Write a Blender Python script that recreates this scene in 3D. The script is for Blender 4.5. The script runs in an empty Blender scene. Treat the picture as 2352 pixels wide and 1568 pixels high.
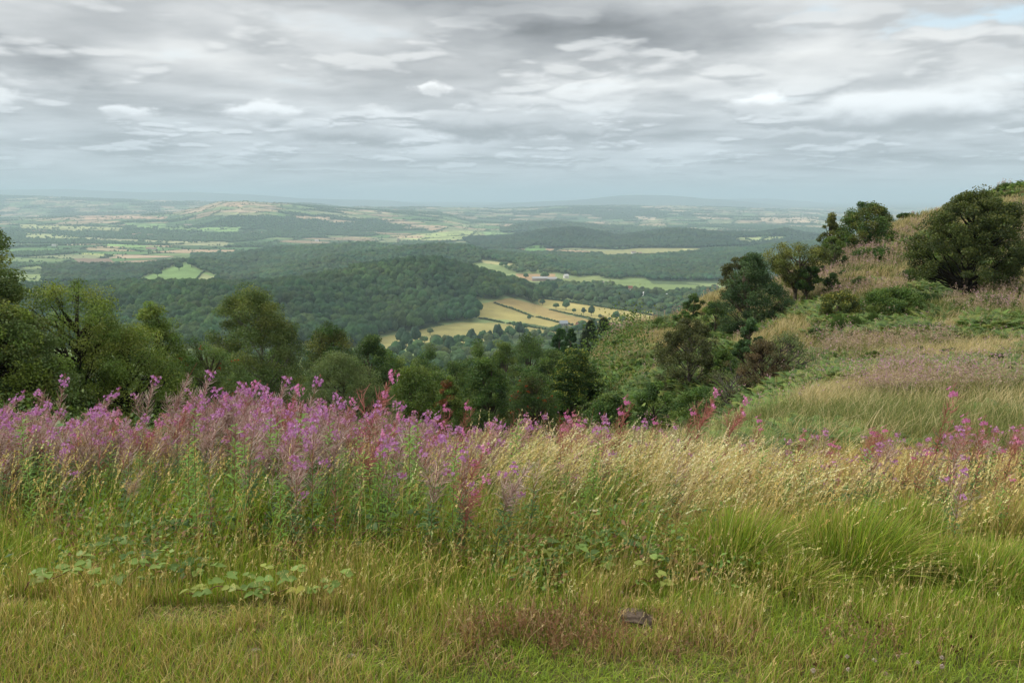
import bpy, bmesh, math
import numpy as np
from math import radians as RAD

# ------------------------------------------------------------------ scene, camera, world, sun
scene = bpy.context.scene
COL = scene.collection
PITCH = math.atan(0.18)
CP, SP = math.cos(PITCH), math.sin(PITCH)
HAZE = 1.0e-4
cam_d = bpy.data.cameras.new("Camera")
cam_d.sensor_width = 36.0
cam_d.lens = 28.0
cam_d.clip_start = 0.05
cam_d.clip_end = 200000.0
cam = bpy.data.objects.new("Camera", cam_d)
COL.objects.link(cam)
cam.location = (0, 0, 0)
cam.rotation_euler = (math.pi / 2 - PITCH, 0, 0)
scene.camera = cam
scene.view_settings.view_transform = 'Standard'
scene.view_settings.look = 'None'
scene.view_settings.gamma = 1.0
scene.view_settings.exposure = EXPOSURE = 0.8
cy = scene.cycles
cy.max_bounces = 4
cy.diffuse_bounces = 2
cy.glossy_bounces = 1
cy.transmission_bounces = 2
cy.transparent_max_bounces = 4
cy.volume_bounces = 1
cy.use_denoising = True
cy.sample_clamp_indirect = 6.0

SUN_EL, SUN_AZ = RAD(33), RAD(-78)      # azimuth measured from +Y towards +X
sun_d = bpy.data.lights.new("sun", 'SUN')
sun_d.energy = 1.5
sun_d.angle = RAD(11)
sun_d.color = (1.0, 0.94, 0.84)
sun = bpy.data.objects.new("sun", sun_d)
COL.objects.link(sun)
sun.rotation_euler = (math.pi / 2 - SUN_EL, 0, -SUN_AZ + math.pi)


class NT:
    """terse node building"""
    def __init__(self, tree):
        self.t = tree
        tree.nodes.clear()

    def n(self, typ, **kw):
        nd = self.t.nodes.new(typ)
        for k, v in kw.items():
            if k.startswith('_'):
                setattr(nd, k[1:], v)
        for k, v in kw.items():
            if k.startswith('_'):
                continue
            self.put(nd.inputs[int(k[1:])] if (k[0] == 'i' and k[1:].isdigit()) else nd.inputs[k.replace('__', ' ')], v)
        return nd

    def put(self, sock, v):
        if isinstance(v, bpy.types.NodeSocket):
            self.t.links.new(v, sock)
        elif isinstance(v, bpy.types.Node):
            self.t.links.new(v.outputs[0], sock)
        else:
            if hasattr(sock, 'default_value'):
                try:
                    sock.default_value = v
                except Exception:
                    sock.default_value = tuple(v) + (1.0,)

    def m(self, op, a, b=0.0, c=None, clamp=False):
        nd = self.t.nodes.new('ShaderNodeMath')
        nd.operation = op
        nd.use_clamp = clamp
        self.put(nd.inputs[0], a)
        self.put(nd.inputs[1], b)
        if c is not None:
            self.put(nd.inputs[2], c)
        return nd.outputs[0]

    def mr(self, v, a, b, c, d, smooth=True):
        nd = self.t.nodes.new('ShaderNodeMapRange')
        nd.interpolation_type = 'SMOOTHSTEP' if smooth else 'LINEAR'
        nd.clamp = True
        for i, x in enumerate((v, a, b, c, d)):
            self.put(nd.inputs[i], x)
        return nd.outputs[0]

    def mix(self, f, a, b, blend='MIX'):
        nd = self.t.nodes.new('ShaderNodeMix')
        nd.data_type = 'RGBA'
        nd.blend_type = blend
        self.put(nd.inputs[0], f)
        self.put(nd.inputs[6], a if not isinstance(a, tuple) else tuple(a) + (1.0,) * (4 - len(a)))
        self.put(nd.inputs[7], b if not isinstance(b, tuple) else tuple(b) + (1.0,) * (4 - len(b)))
        return nd.outputs[2]

    def noise(self, vec, scale, detail=4, rough=0.55, dist=0.0, col=False):
        nd = self.t.nodes.new('ShaderNodeTexNoise')
        nd.inputs['Scale'].default_value = scale
        nd.inputs['Detail'].default_value = detail
        nd.inputs['Roughness'].default_value = rough
        nd.inputs['Distortion'].default_value = dist
        if vec is not None:
            self.put(nd.inputs['Vector'], vec)
        return nd.outputs[1 if col else 0]


world = bpy.data.worlds.new("World")
scene.world = world
world.use_nodes = True
W = NT(world.node_tree)
tc = W.n('ShaderNodeTexCoord')
sky = W.n('ShaderNodeTexSky', _sky_type='NISHITA', _sun_disc=False, _sun_elevation=SUN_EL,
          _sun_rotation=SUN_AZ, _altitude=300.0, _air_density=1.0, _dust_density=2.0)
sep = W.n('ShaderNodeSeparateXYZ', Vector=tc.outputs['Generated'])
dx, dy, dz = sep.outputs
zc = W.m('MAXIMUM', dz, 0.0)
# elevation and azimuth (radians)
az = W.m('ARCTAN2', dx, dy)
el = W.m('ARCSINE', dz)


def comb(x, y, z=0.0):
    return W.n('ShaderNodeCombineXYZ', X=x, Y=y, Z=z).outputs[0]


# cloud layer seen in perspective: distance grows towards the horizon
den = W.m('ADD', zc, 0.085)
pxx = W.m('DIVIDE', dx, den)
pyy = W.m('DIVIDE', dy, den)
big = W.noise(comb(pxx, pyy, 0.0), 0.45, 3, 0.5, 0.2)
lay = W.noise(comb(W.m('MULTIPLY', pxx, 0.85), pyy, 3.7), 1.35, 5, 0.5, 0.0)


def puffs(sa, se, seed, scale, lo, hi, det=4):
    """one deck of cumulus: cover, and how much of it is sunlit top (1) or shaded base (0)"""
    vec = comb(W.m('MULTIPLY', az, sa), W.m('MULTIPLY', el, se), seed)
    wp = vec

    def dens(p):
        nz = W.noise(p, scale, det, .5)
        vo = W.n('ShaderNodeTexVoronoi', _feature='F1', Vector=W.n('ShaderNodeVectorMath', _operation='MULTIPLY_ADD', i0=W.noise(p, scale * 3, 2, .5, col=True), i1=(.25, .25, 0), i2=p).outputs[0], Scale=scale * 2.6)
        return W.m('SUBTRACT', nz, W.m('MULTIPLY', W.m('SUBTRACT', vo.outputs['Distance'], .4), .16))
    a_ = dens(wp)
    b_ = dens(W.n('ShaderNodeVectorMath', _operation='ADD', i0=wp, i1=(-.03, .16, 0.0)).outputs[0])
    cov = W.mr(a_, lo, hi, 0.0, 1.0)
    top = W.mr(W.m('SUBTRACT', a_, b_), -.03, .09, 0.0, 1.0)
    return cov, top


wob = W.noise(comb(W.m('MULTIPLY', az, 5.0), W.m('MULTIPLY', el, 13.0), 8.0), 2.2, 5, 0.52, 0.0, col=True)
wsep = W.n('ShaderNodeSeparateXYZ', Vector=wob)
azw = W.m('ADD', az, W.m('MULTIPLY', W.m('SUBTRACT', wsep.outputs[0], 0.5), 0.22))
elw = W.m('ADD', el, W.m('MULTIPLY', W.m('SUBTRACT', wsep.outputs[1], 0.5), 0.075))


fine = W.n('ShaderNodeSeparateXYZ', Vector=W.noise(comb(W.m('MULTIPLY', az, 16.0), W.m('MULTIPLY', el, 34.0), 5.0), 1.3, 5, 0.55, 0.0, col=True))
azf = W.m('ADD', az, W.m('MULTIPLY', W.m('SUBTRACT', fine.outputs[0], 0.5), 0.085))
elf = W.m('ADD', el, W.m('MULTIPLY', W.m('SUBTRACT', fine.outputs[1], 0.5), 0.030))


def blob(a, e, ra, re, amt, soft=0.25, A=None, E=None):
    """a cloud patch fixed in direction: azimuth, elevation and half sizes in degrees"""
    u = W.m('DIVIDE', W.m('SUBTRACT', A or azw, RAD(a)), RAD(ra))
    w_ = W.m('DIVIDE', W.m('SUBTRACT', E or elw, RAD(e)), RAD(re))
    r = W.m('SQRT', W.m('ADD', W.m('MULTIPLY', u, u), W.m('MULTIPLY', w_, w_)))
    return W.m('MULTIPLY', W.mr(r, soft, 1.0, 1.0, 0.0), amt)


v = W.mr(lay, 0.34, 0.66, 0.66, 0.46, False)
v = W.m('ADD', v, W.mr(big, 0.35, 0.65, 0.04, -0.06, False))
BLOBS = [(7, 10.4, 15, 3.0, -0.15), (15, 11.3, 8, 1.6, -0.03), (-4, 10.8, 5, 1.0, -0.05), (-12, 12.4, 12, 1.6, -0.05), (-32, 12.5, 7, 2.4, 0.22),
         (-31, 7.9, 8, 1.5, -0.13), (-2, 13.2, 20, 1.1, -0.04), (-9, 4.6, 7, 1.5, 0.06), (-17, 9.0, 9, 1.6, 0.06), (3, 6.6, 9, .7, 0.12), (5, 7.9, 4.5, 1.0, 0.16),
         (14, 7.3, 9, 1.2, .14), (-4, 5.6, 8, .5, .16), (22, 8.6, 7, 2.2, 0.13), (24, 9.9, 3.5, 1.6, -.05), (30, 6.6, 4, .8, .14)]
for b in BLOBS:
    v = W.m('ADD', v, blob(*b))


def deck(v, sa, se, seed, scale, lo, hi, e0, e1, e2, e3, lit, shade, amount):
    cov, top = puffs(sa, se, seed, scale, lo, hi)
    m_ = W.m('MULTIPLY', W.m('MULTIPLY', cov, amount), W.m('MULTIPLY', W.mr(el, e0, e1, 0.0, 1.0), W.mr(el, e2, e3, 1.0, 0.0)))
    tone = W.m('ADD', W.m('MULTIPLY', top, lit - shade), shade)
    inv = W.m('SUBTRACT', 1.0, m_)
    return W.m('ADD', W.m('MULTIPLY', v, inv), W.m('MULTIPLY', tone, m_)), m_


v, c1 = deck(v, 5.2, 19.0, 4.4, 1.15, .49, .57, .055, .085, .17, .24, .72, .47, .7)
v, c2 = deck(v, 10.0, 44.0, 9.1, 1.1, .49, .57, .026, .040, .09, .12, .72, .44, .7)
v, c3 = deck(v, 16.0, 100.0, 2.1, 1.1, .50, .58, .010, .020, .042, .06, .64, .42, .7)


def cumulus(v, a, e, ra, re, lit, shade):
    """one distinct cloud: ragged outline, bright top, grey flat base"""
    cov = blob(a, e, ra * 1.15, re * 1.15, .9, .55, azf, elf)
    t = W.mr(W.m('SUBTRACT', elf, RAD(e)), RAD(-re * .55), RAD(re * .45), 0.0, 1.0)
    tone = W.m('ADD', W.m('MULTIPLY', t, lit - shade), shade)
    return W.m('ADD', W.m('MULTIPLY', v, W.m('SUBTRACT', 1.0, cov)), W.m('MULTIPLY', tone, cov))


for c in ((-25, 5.3, 1.9, .55, .80, .62), (-16.8, 5.6, 2.6, .75, .84, .60), (-5.6, 7.2, 1.4, .5, .84, .66), (-1.8, 5.0, 5.0, 1.1, .60, .40), (-11, 4.3, 4.0, .8, .56, .42),
          (16.6, 6.1, 2.4, .85, .90, .62), (25.5, 5.3, 6.5, 1.5, .84, .44), (-33, 5.6, 2.5, 1.0, .80, .60), (9, 5.4, 2.2, .5, .62, .50), (4, 4.5, 4.0, .5, .54, .43), (20, 4.0, 4.0, .4, .6, .48)):
    v = cumulus(v, *c)
v = W.m('ADD', W.m('MULTIPLY', v, 1.4), -0.19)
v = W.m('MINIMUM', W.m('MAXIMUM', v, 0.15), 1.05)
# towards the horizon the deck turns even and bluish
hz = W.mr(el, -0.01, 0.055, 1.0, 0.0)
v = W.m('ADD', W.m('MULTIPLY', v, W.m('SUBTRACT', 1.0, W.m('MULTIPLY', hz, 0.8))), W.m('MULTIPLY', hz, 0.8 * 0.53))
tint = W.mix(W.mr(v, 0.28, 0.8, 0.0, 1.0, False), (0.94, 0.985, 1.035), (0.985, 1.0, 0.995))
low = W.mr(el, .045, .16, 1.0, 0.0)
tint = W.mix(W.m('MULTIPLY', low, .8), tint, (.89, .985, 1.06))
tint = W.mix(hz, tint, (0.87, 0.95, 1.02))
up = W.mr(el, .30, .6, 0.0, 1.0)
tint = W.mix(up, tint, (1.03, 1.0, .93))
# brighter towards the zenith, above the picture
v = W.m('MULTIPLY', v, W.mr(el, 0.30, 0.9, 0.655, 1.3))
cloud = W.mix(1.0, tint, W.n('ShaderNodeCombineColor', i0=v, i1=v, i2=v).outputs[0], 'MULTIPLY')
cloud10 = W.n('ShaderNodeVectorMath', _operation='SCALE', i0=cloud, Scale=10.0).outputs[0]
gap = W.m('ADD', blob(29.0, 10.3, 7.5, 1.0, .7, 0.1), blob(20.5, 11.2, 4, .8, 0.4, 0.1))
gap = W.m('ADD', gap, W.m('MULTIPLY', W.mr(lay, 0.42, 0.32, 0.0, 0.12), W.mr(el, .06, .12, 0., 1.)), clamp=True)
gap = W.m('MULTIPLY', gap, W.mr(c1, 0.0, 0.5, 1.0, 0.1))
bluec = W.mix(0.65, W.n('ShaderNodeVectorMath', _operation='SCALE', i0=sky.outputs[0], Scale=1.1).outputs[0], (5.0, 6.6, 7.4))
final = W.mix(gap, cloud10, bluec)
bg = W.n('ShaderNodeBackground', Color=final, Strength=0.1)
W.n('ShaderNodeOutputWorld', Surface=bg)
world.cycles.sampling_method = 'MANUAL'
world.cycles.sample_map_resolution = 512

# ------------------------------------------------------------------ helpers
rng = np.random.default_rng(11)


def pix_dir(px, py):
    """photo coordinates on a 2352 x 1568 sheet -> slopes X/Y and Z/Y"""
    u = (np.asarray(px, float) - 1176) / 1828
    v = (784 - np.asarray(py, float)) / 1828
    k = CP + v * SP
    return u / k, (-SP + v * CP) / k


def to_pix(X, Y, Z):
    f = Y * CP - Z * SP
    up = Y * SP + Z * CP
    f = np.where(f > 1e-3, f, 1e-3)
    return 1176 + 1828 * X / f, 784 - 1828 * up / f


def inpoly(px, py, poly):
    ins = np.zeros(px.shape, bool)
    P = np.asarray(poly, float)
    n = len(P)
    for i in range(n):
        x0, y0 = P[i]
        x1, y1 = P[(i + 1) % n]
        if y0 == y1:
            continue
        c = (y0 > py) != (y1 > py)
        ins ^= c & (px < (x1 - x0) * (py - y0) / (y1 - y0) + x0)
    return ins


def _h(ix, iy, seed):
    n = (ix.astype(np.int64) * 374761393 + iy.astype(np.int64) * 668265263 + seed * 974634777) & 0x7fffffff
    n = (n ^ (n >> 13)) * 1274126177 & 0x7fffffff
    n = (n ^ (n >> 16)) * 1103515245 & 0x7fffffff
    return ((n >> 7) & 0xffff) / 65535.0


def vnoise(x, y, seed=0):
    ix, iy = np.floor(x), np.floor(y)
    fx, fy = x - ix, y - iy
    fx = fx * fx * (3 - 2 * fx)
    fy = fy * fy * (3 - 2 * fy)
    a, b = _h(ix, iy, seed), _h(ix + 1, iy, seed)
    c, d = _h(ix, iy + 1, seed), _h(ix + 1, iy + 1, seed)
    return (a + (b - a) * fx) * (1 - fy) + (c + (d - c) * fx) * fy


def fbm(x, y, octv=4, seed=0, gain=0.5):
    s, a, t = 0.0, 1.0, 0.0
    for o in range(octv):
        s = s + a * vnoise(x * 2 ** o + 17.3 * o, y * 2 ** o - 9.1 * o, seed + o)
        t += a
        a *= gain
    return s / t


def sstep(a, b, x):
    t = np.clip((x - a) / (b - a), 0, 1)
    return t * t * (3 - 2 * t)


# ------------------------------------------------------------------ terrain height (camera at the origin, metres)
NEAR = []


def np_(px, py, Y):
    s, e = pix_dir(px, py)
    NEAR.append((float(s), float(Y), float(e * Y)))


for s in (-1.0, -.66, -.33, 0, .33, .66, 1.0):
    r_ = max(0, s - .25)
    for Y, z in ((-2.5, -1.45), (0, -1.6), (2.0, -1.76), (3.5, -1.9), (5, -2.15), (6.5, -2.5), (8, -2.9 + .15 * r_)):
        NEAR.append((s, Y, z))
for s in (-1.0, -.65, -.4, -.15):
    for Y, z in ((12, -4.5), (20, -7.6), (32, -11.5), (50, -17.5), (80, -27), (120, -42)):
        NEAR.append((s, Y, z - s * 1.0))
for s, Y, z in ((0.02, 12, -4.4), (.02, 20, -7.8), (.02, 32, -12.5), (.02, 50, -19), (.02, 80, -28), (.02, 120, -44),
                (.14, 12, -4.1), (.14, 20, -7.0), (.12, 30, -10.4), (.08, 46, -15.0), (.25, 11, -3.7), (.26, 18, -5.9), (.24, 24, -7.9),
                (.03, 70, -25), (.10, 92, -27), (.2, 100, -27), (.3, 110, -25), (.45, 110, -18), (.65, 100, -8), (1.0, 100, 5),
                (.1, 130, -46), (.3, 150, -45), (.6, 150, -28), (1.0, 150, -15)):
    NEAR.append((s, Y, z))
for p in ((2352, 1000, 9.8), (2352, 900, 14.5), (2352, 800, 24), (2352, 700, 36), (2352, 600, 47), (2352, 500, 60), (2352, 432, 74),
          (2100, 1000, 10), (2100, 900, 16), (2100, 800, 28), (2100, 700, 39), (2100, 600, 52), (2140, 498, 72),
          (1900, 1000, 10.3), (1920, 900, 18), (1900, 800, 30), (1900, 700, 43), (1940, 620, 56), (1960, 570, 66), (2050, 522, 70),
          (1830, 950, 14), (1760, 900, 21), (1700, 800, 38), (1700, 755, 46), (1700, 680, 62), (1820, 650, 62),
          (1560, 905, 31), (1500, 860, 41), (1520, 800, 52), (1530, 760, 62), (1500, 748, 70), (1600, 700, 66),
          (1430, 920, 36), (1400, 870, 45), (1385, 825, 60), (1375, 803, 72),
          (2700, 900, 15), (2700, 700, 34), (2700, 500, 58), (2700, 380, 72)):
    np_(*p)
NEAR = np.array(NEAR)


def _q(s, Y):
    return np.stack([s * 2.4, np.log(np.maximum(Y, -3.2) + 4.0)], -1)


_A = _q(NEAR[:, 0], NEAR[:, 1])
_val = NEAR[:, 2] / (NEAR[:, 1] + 4.0)


def _tps(r2):
    return np.where(r2 > 1e-12, 0.5 * r2 * np.log(np.maximum(r2, 1e-12)), 0.0)


_n = len(_A)
_d2 = ((_A[:, None] - _A[None]) ** 2).sum(-1)
_M = np.zeros((_n + 3, _n + 3))
_M[:_n, :_n] = _tps(_d2) + np.eye(_n) * 0.0015
_M[:_n, _n] = 1
_M[:_n, _n + 1:] = _A
_M[_n:, :_n] = _M[:_n, _n:].T
_w = np.linalg.solve(_M, np.concatenate([_val, np.zeros(3)]))


def near_h(s, Y):
    s = np.clip(s, -1.1, 1.1)
    q = _q(s, Y).reshape(-1, 2)
    out = np.empty(len(q))
    for i in range(0, len(q), 40000):
        b = q[i:i + 40000]
        d2 = ((b[:, None] - _A[None]) ** 2).sum(-1)
        out[i:i + 40000] = _tps(d2) @ _w[:_n] + _w[_n] + b @ _w[_n + 1:]
    return out.reshape(np.shape(s)) * (Y + 4.0)


FLOOR_Y = np.array([0, 100, 150, 300, 600, 900, 1050, 1200, 1400, 1900, 2600, 4000, 7000, 9500, 13000, 20000, 60000, 1e6])
FLOOR_Z = np.array([-20, -38, -52, -86, -135, -172, -187, -184, -180, -200, -215, -236, -240, -236, -215, -205, -200, -200])
# ridges: name, crest points (px, py, Y), front width, back width, canopy height already on top of the crest
RIDGES = {
    'wooded hill': ([(-500, 690, 1150), (100, 676, 1150), (300, 657, 1150), (420, 650, 1150), (567, 650, 1160), (640, 648, 1180), (700, 640, 1220),
                     (780, 620, 1300), (850, 600, 1380), (911, 590, 1420), (997, 585, 1450), (1067, 600, 1460), (1134, 620, 1460), (1191, 640, 1450),
                     (1237, 662, 1440), (1262, 700, 1430)], 190, 300, 23),
    'field hill': ([(120, 690, 2200), (220, 655, 2200), (300, 628, 2200), (350, 606, 2250), (417, 594, 2300), (483, 594, 2320), (540, 604, 2330), (640, 640, 2400)], 230, 300, 12),
    'back ridge': ([(300, 640, 2500), (440, 606, 2600), (500, 592, 2650), (567, 575, 2750), (650, 563, 2850), (784, 556, 2900), (850, 552, 2900), (904, 562, 2850), (1000, 600, 2800)], 330, 400, 17),
    'middle ridge': ([(500, 640, 1900), (640, 612, 2000), (784, 578, 2200), (884, 566, 2350), (984, 557, 2400), (1077, 560, 2400), (1117, 572, 2350), (1184, 580, 2300),
                      (1268, 588, 2250), (1330, 612, 2200)], 260, 350, 17),
    'right ridge': ([(960, 580, 3900), (1077, 557, 4100), (1140, 550, 4200), (1201, 537, 4200), (1251, 527, 4200), (1318, 522, 4200), (1384, 533, 4250), (1418, 541, 4250), (1468, 533, 4200),
                     (1534, 524, 4200), (1568, 523, 4200), (1668, 532, 4200), (1735, 534, 4300), (1801, 524, 4400), (1868, 538, 4500), (1960, 560, 4500)], 520, 500, 17),
    'long ridge': ([(1290, 640, 2300), (1344, 616, 2500), (1418, 600, 2650), (1501, 587, 2750), (1568, 584, 2850), (1640, 579, 2900), (1701, 573, 2950), (1755, 563, 3050),
                    (1818, 553, 3100), (1868, 553, 3100), (2100, 560, 3100), (2300, 600, 3000)], 520, 500, 17),
    'small ridge': ([(1150, 530, 6000), (1194, 513, 6000), (1240, 510, 6000), (1284, 511, 6000), (1350, 518, 6000), (1418, 528, 6000)], 500, 500, 10),
    'field topped hill': ([(-100, 505, 7200), (250, 496, 7200), (400, 488, 7200), (460, 475, 7200), (505, 463, 7200), (560, 461, 7200), (600, 464, 7200), (680, 468, 7360), (760, 474, 7600), (880, 481, 7840), (1000, 487, 8000)], 1840, 960, 0),
    'plateau': ([(-600, 462, 12920), (-100, 458, 12920), (0, 449, 12920), (100, 453, 12580), (250, 461, 12240), (480, 466, 12240), (700, 470, 11900), (800, 478, 10880), (950, 476, 10880), (1080, 475, 10880), (1150, 478, 10880), (1280, 474, 11220), (1400, 473, 11560), (1560, 474, 11560), (1700, 480, 11560), (1860, 486, 11560), (2000, 490, 12240), (2500, 484, 12240)], 3060, 1224, 0),
    'blue hills': ([(-600, 440, 21780), (0, 436, 21780), (150, 435, 21780), (300, 441, 21780), (450, 442, 21780), (600, 449, 21780), (700, 456, 21780), (880, 461, 21780)], 2508, 1980, 0),
    'far hill': ([(1130, 472, 19720), (1180, 466, 19720), (1260, 461, 19720), (1340, 458, 19720), (1420, 451, 19720), (1480, 448, 19720), (1540, 449, 19720), (1620, 456, 19720), (1660, 459, 19720), (1740, 466, 19720), (1860, 478, 19720), (1950, 484, 19720)], 2380, 1700, 0),
    'faint hill': ([(700, 462, 27720), (1000, 464, 27720), (1250, 466, 27720), (1560, 466, 27720), (1640, 458, 27060), (1760, 457, 27060), (1860, 464, 27060), (1960, 478, 27060), (2300, 485, 27060)], 3300, 1980, 0),
}
_R = []
for nm, (pts, wf, wb, can) in RIDGES.items():
    P = np.array(pts, float)
    s, e = pix_dir(P[:, 0], P[:, 1])
    z = e * P[:, 2] - can
    o = np.argsort(s)
    _R.append((nm, s[o], P[o, 2], z[o], wf, wb))


def base_h(Y):
    return np.interp(Y, FLOOR_Y, FLOOR_Z)


def far_h(s, Y):
    b = base_h(Y)
    X = s * Y
    b = b + (fbm(X / 900, Y / 900, 3, 5) - .5) * 22 * sstep(1500, 4000, Y) + (fbm(X / 3000, Y / 2600, 3, 9) - .5) * 70 * sstep(4500, 9000, Y)
    acc = np.zeros_like(b)
    for nm, rs, rY, rz, wf, wb in _R:
        Yc = np.interp(s, rs, rY)
        hc = np.interp(s, rs, rz) - base_h(Yc)
        fade = np.exp(-(np.maximum(0, rs[0] - s) / .05) ** 2 - (np.maximum(0, s - rs[-1]) / .04) ** 2)
        d = Y - Yc
        g = np.where(d < 0, np.exp(-(d / wf) ** 2), np.exp(-(d / wb) ** 2))
        und = 1 + (fbm(X / (wf * .7), Y / (wf * .9), 3, 40) - .5) * 1.1 * (1 - g)
        acc += np.maximum(hc * fade * g * und, 0) ** 6
    return b + acc ** (1 / 6)


def H(X, Y):
    X = np.asarray(X, float)
    Y = np.asarray(Y, float)
    s = X / np.maximum(Y + 0.0, 2.5)
    t = sstep(105, 190, Y)
    out = np.empty(np.broadcast(X, Y).shape)
    s, Y, t = np.broadcast_arrays(s, Y, t)
    mn = t < 1
    mf = t > 0
    hn = np.zeros(out.shape)
    hf = np.zeros(out.shape)
    if mn.any():
        hn[mn] = near_h(s[mn], Y[mn])
        Xn = s[mn] * np.maximum(Y[mn], 2.5)
        amp = sstep(8, 30, Y[mn])
        hn[mn] += (fbm(Xn / 5, Y[mn] / 5, 3, 21) - .5) * 1.7 * amp + (fbm(Xn / 1.2, Y[mn] / 1.2, 2, 25) - .5) * .09
    if mf.any():
        hf[mf] = far_h(s[mf], Y[mf])
    return hn * (1 - t) + hf * t


def H1(x, y):
    return float(H(np.array([x]), np.array([y]))[0])


def ground_at(px, Y):
    """world point on the ground at depth Y under a photo column"""
    x = (px - 1176) / 1828 * Y
    z = -5.0
    for _ in range(6):
        z = H1(x, Y)
        x = (px - 1176) / 1828 * (Y * CP - z * SP)
    return x, Y, z


# ------------------------------------------------------------------ mesh building
def mesh_from(name, V, F, C=None, mat=None, smooth=False, NRM=None):
    """V (n,3), F list of int arrays (k,3)/(k,4), C (n,3) albedo colours"""
    V = np.ascontiguousarray(V, np.float32)
    if isinstance(F, np.ndarray):
        F = [F]
    F = [f for f in F if len(f)]
    me = bpy.data.meshes.new(name)
    me.vertices.add(len(V))
    me.vertices.foreach_set('co', V.ravel())
    loops = np.concatenate([f.ravel() for f in F]).astype(np.int32)
    tot = np.concatenate([np.full(len(f), f.shape[1], np.int32) for f in F])
    start = np.concatenate([[0], np.cumsum(tot)[:-1]]).astype(np.int32)
    me.loops.add(len(loops))
    me.loops.foreach_set('vertex_index', loops)
    me.polygons.add(len(tot))
    me.polygons.foreach_set('loop_start', start)
    me.polygons.foreach_set('loop_total', tot)
    if smooth:
        me.polygons.foreach_set('use_smooth', np.ones(len(tot), bool))
    if C is not None:
        a = me.color_attributes.new('col', 'FLOAT_COLOR', 'POINT')
        c4 = np.ones((len(V), 4), np.float32)
        c4[:, :3] = C
        a.data.foreach_set('color', c4.ravel())
    me.update(calc_edges=True)
    if mat:
        me.materials.append(mat)
    return me


class Geo:
    """collects arrays"""
    def __init__(s):
        s.V, s.F3, s.F4, s.C, s.n = [], [], [], [], 0

    def add(s, V, F, C):
        V = np.asarray(V, float).reshape(-1, 3)
        F = np.asarray(F, np.int64)
        (s.F3 if F.shape[-1] == 3 else s.F4).append(F.reshape(-1, F.shape[-1]) + s.n)
        C = np.asarray(C, float)
        s.C.append(np.broadcast_to(C, V.shape) if C.ndim == 1 else C.reshape(-1, 3))
        s.V.append(V)
        s.n += len(V)

    def add_geo(s, g, M=None, t=(0, 0, 0), tint=None):
        V, F3, F4, C = g.arrays()
        if M is not None:
            V = V @ np.asarray(M).T
        V = V + np.asarray(t)
        if tint is not None:
            C = np.clip(C * tint, 0, 1)
        s.V.append(V)
        s.C.append(C)
        if len(F3):
            s.F3.append(F3 + s.n)
        if len(F4):
            s.F4.append(F4 + s.n)
        s.n += len(V)

    def arrays(s):
        if not s.V:
            return np.zeros((0, 3)), np.zeros((0, 3), int), np.zeros((0, 4), int), np.zeros((0, 3))
        return (np.concatenate(s.V), np.concatenate(s.F3) if s.F3 else np.zeros((0, 3), int),
                np.concatenate(s.F4) if s.F4 else np.zeros((0, 4), int), np.concatenate(s.C))

    def mesh(s, name, mat, smooth=False):
        V, F3, F4, C = s.arrays()
        return mesh_from(name, V, [F3, F4], C, mat, smooth)


def link(name, me, parent=None, loc=(0, 0, 0), **props):
    o = bpy.data.objects.new(name, me)
    COL.objects.link(o)
    o.location = loc
    if parent:
        o.parent = parent
    for k, v_ in props.items():
        o[k] = v_
    return o


def attr_mat(name, rough=0.8, spec=0.25, trans=0.0, bump=None, var=0.0, var_scale=3.0, field=False, tt=(1.15, 1.2, .6)):
    m = bpy.data.materials.new(name)
    m.use_nodes = True
    N = NT(m.node_tree)
    a = N.n('ShaderNodeAttribute', _attribute_name='col')
    c = a.outputs['Color']
    if var:
        ob = N.n('ShaderNodeTexCoord').outputs['Object']
        c = N.mix(1.0, c, N.n('ShaderNodeCombineColor', i0=(q := N.mr(N.noise(ob, var_scale, 4, .6), .3, .7, 1 - var, 1 + var, False)), i1=q, i2=q).outputs[0], 'MULTIPLY')
    if field:      # crop mottling and drilling lines, metres wide, laid out on the land
        ob = N.n('ShaderNodeTexCoord').outputs['Object']
        q1 = N.mr(N.noise(ob, .018, 5, .62), .3, .7, .82, 1.18, False)
        mp = N.n('ShaderNodeMapping', Vector=ob, Rotation=(0, 0, .62), Scale=(.012, .17, .01))
        q2 = N.mr(N.noise(mp, 1.0, 3, .6), .3, .7, .88, 1.12, False)
        q = N.m('MULTIPLY', q1, q2)
        c = N.mix(1.0, c, N.n('ShaderNodeCombineColor', i0=q, i1=q, i2=q).outputs[0], 'MULTIPLY')
    b = N.n('ShaderNodeBsdfPrincipled', Base__Color=c, Roughness=rough)
    b.inputs['Specular IOR Level'].default_value = spec
    if bump:
        nz = N.noise(N.n('ShaderNodeTexCoord').outputs['Object'], bump[0], 4, .6)
        bp = N.n('ShaderNodeBump', Height=nz, Strength=bump[1], Distance=bump[2])
        N.put(b.inputs['Normal'], bp)
    out = b
    if trans:
        t = N.n('ShaderNodeBsdfTranslucent', Color=N.mix(1.0, c, tt, 'MULTIPLY'))
        out = N.n('ShaderNodeMixShader', i0=trans, i1=b, i2=t)
    N.n('ShaderNodeOutputMaterial', Surface=out)
    return m


M_LEAF = attr_mat('leaf', .55, .3, .28)
M_GRASS = attr_mat('grass_blade', .6, .25, .25)
M_BARK = attr_mat('bark', .9, .1, 0, (14, .5, .03), .25, 9)
M_STEM = attr_mat('stem', .7, .2)
M_PETAL = attr_mat('petal', .6, .2, .35, tt=(1.1, .95, 1.1))
M_CANOPY = attr_mat('distant_canopy', .85, .1, 0, (.55, 1.0, 1.3), .35, .5)
M_HOUSE = attr_mat('painted_wall', .8, .2)
M_STONE = attr_mat('weathered_stone', .9, .2, 0, (60, .6, .01), .35, 45)

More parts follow.
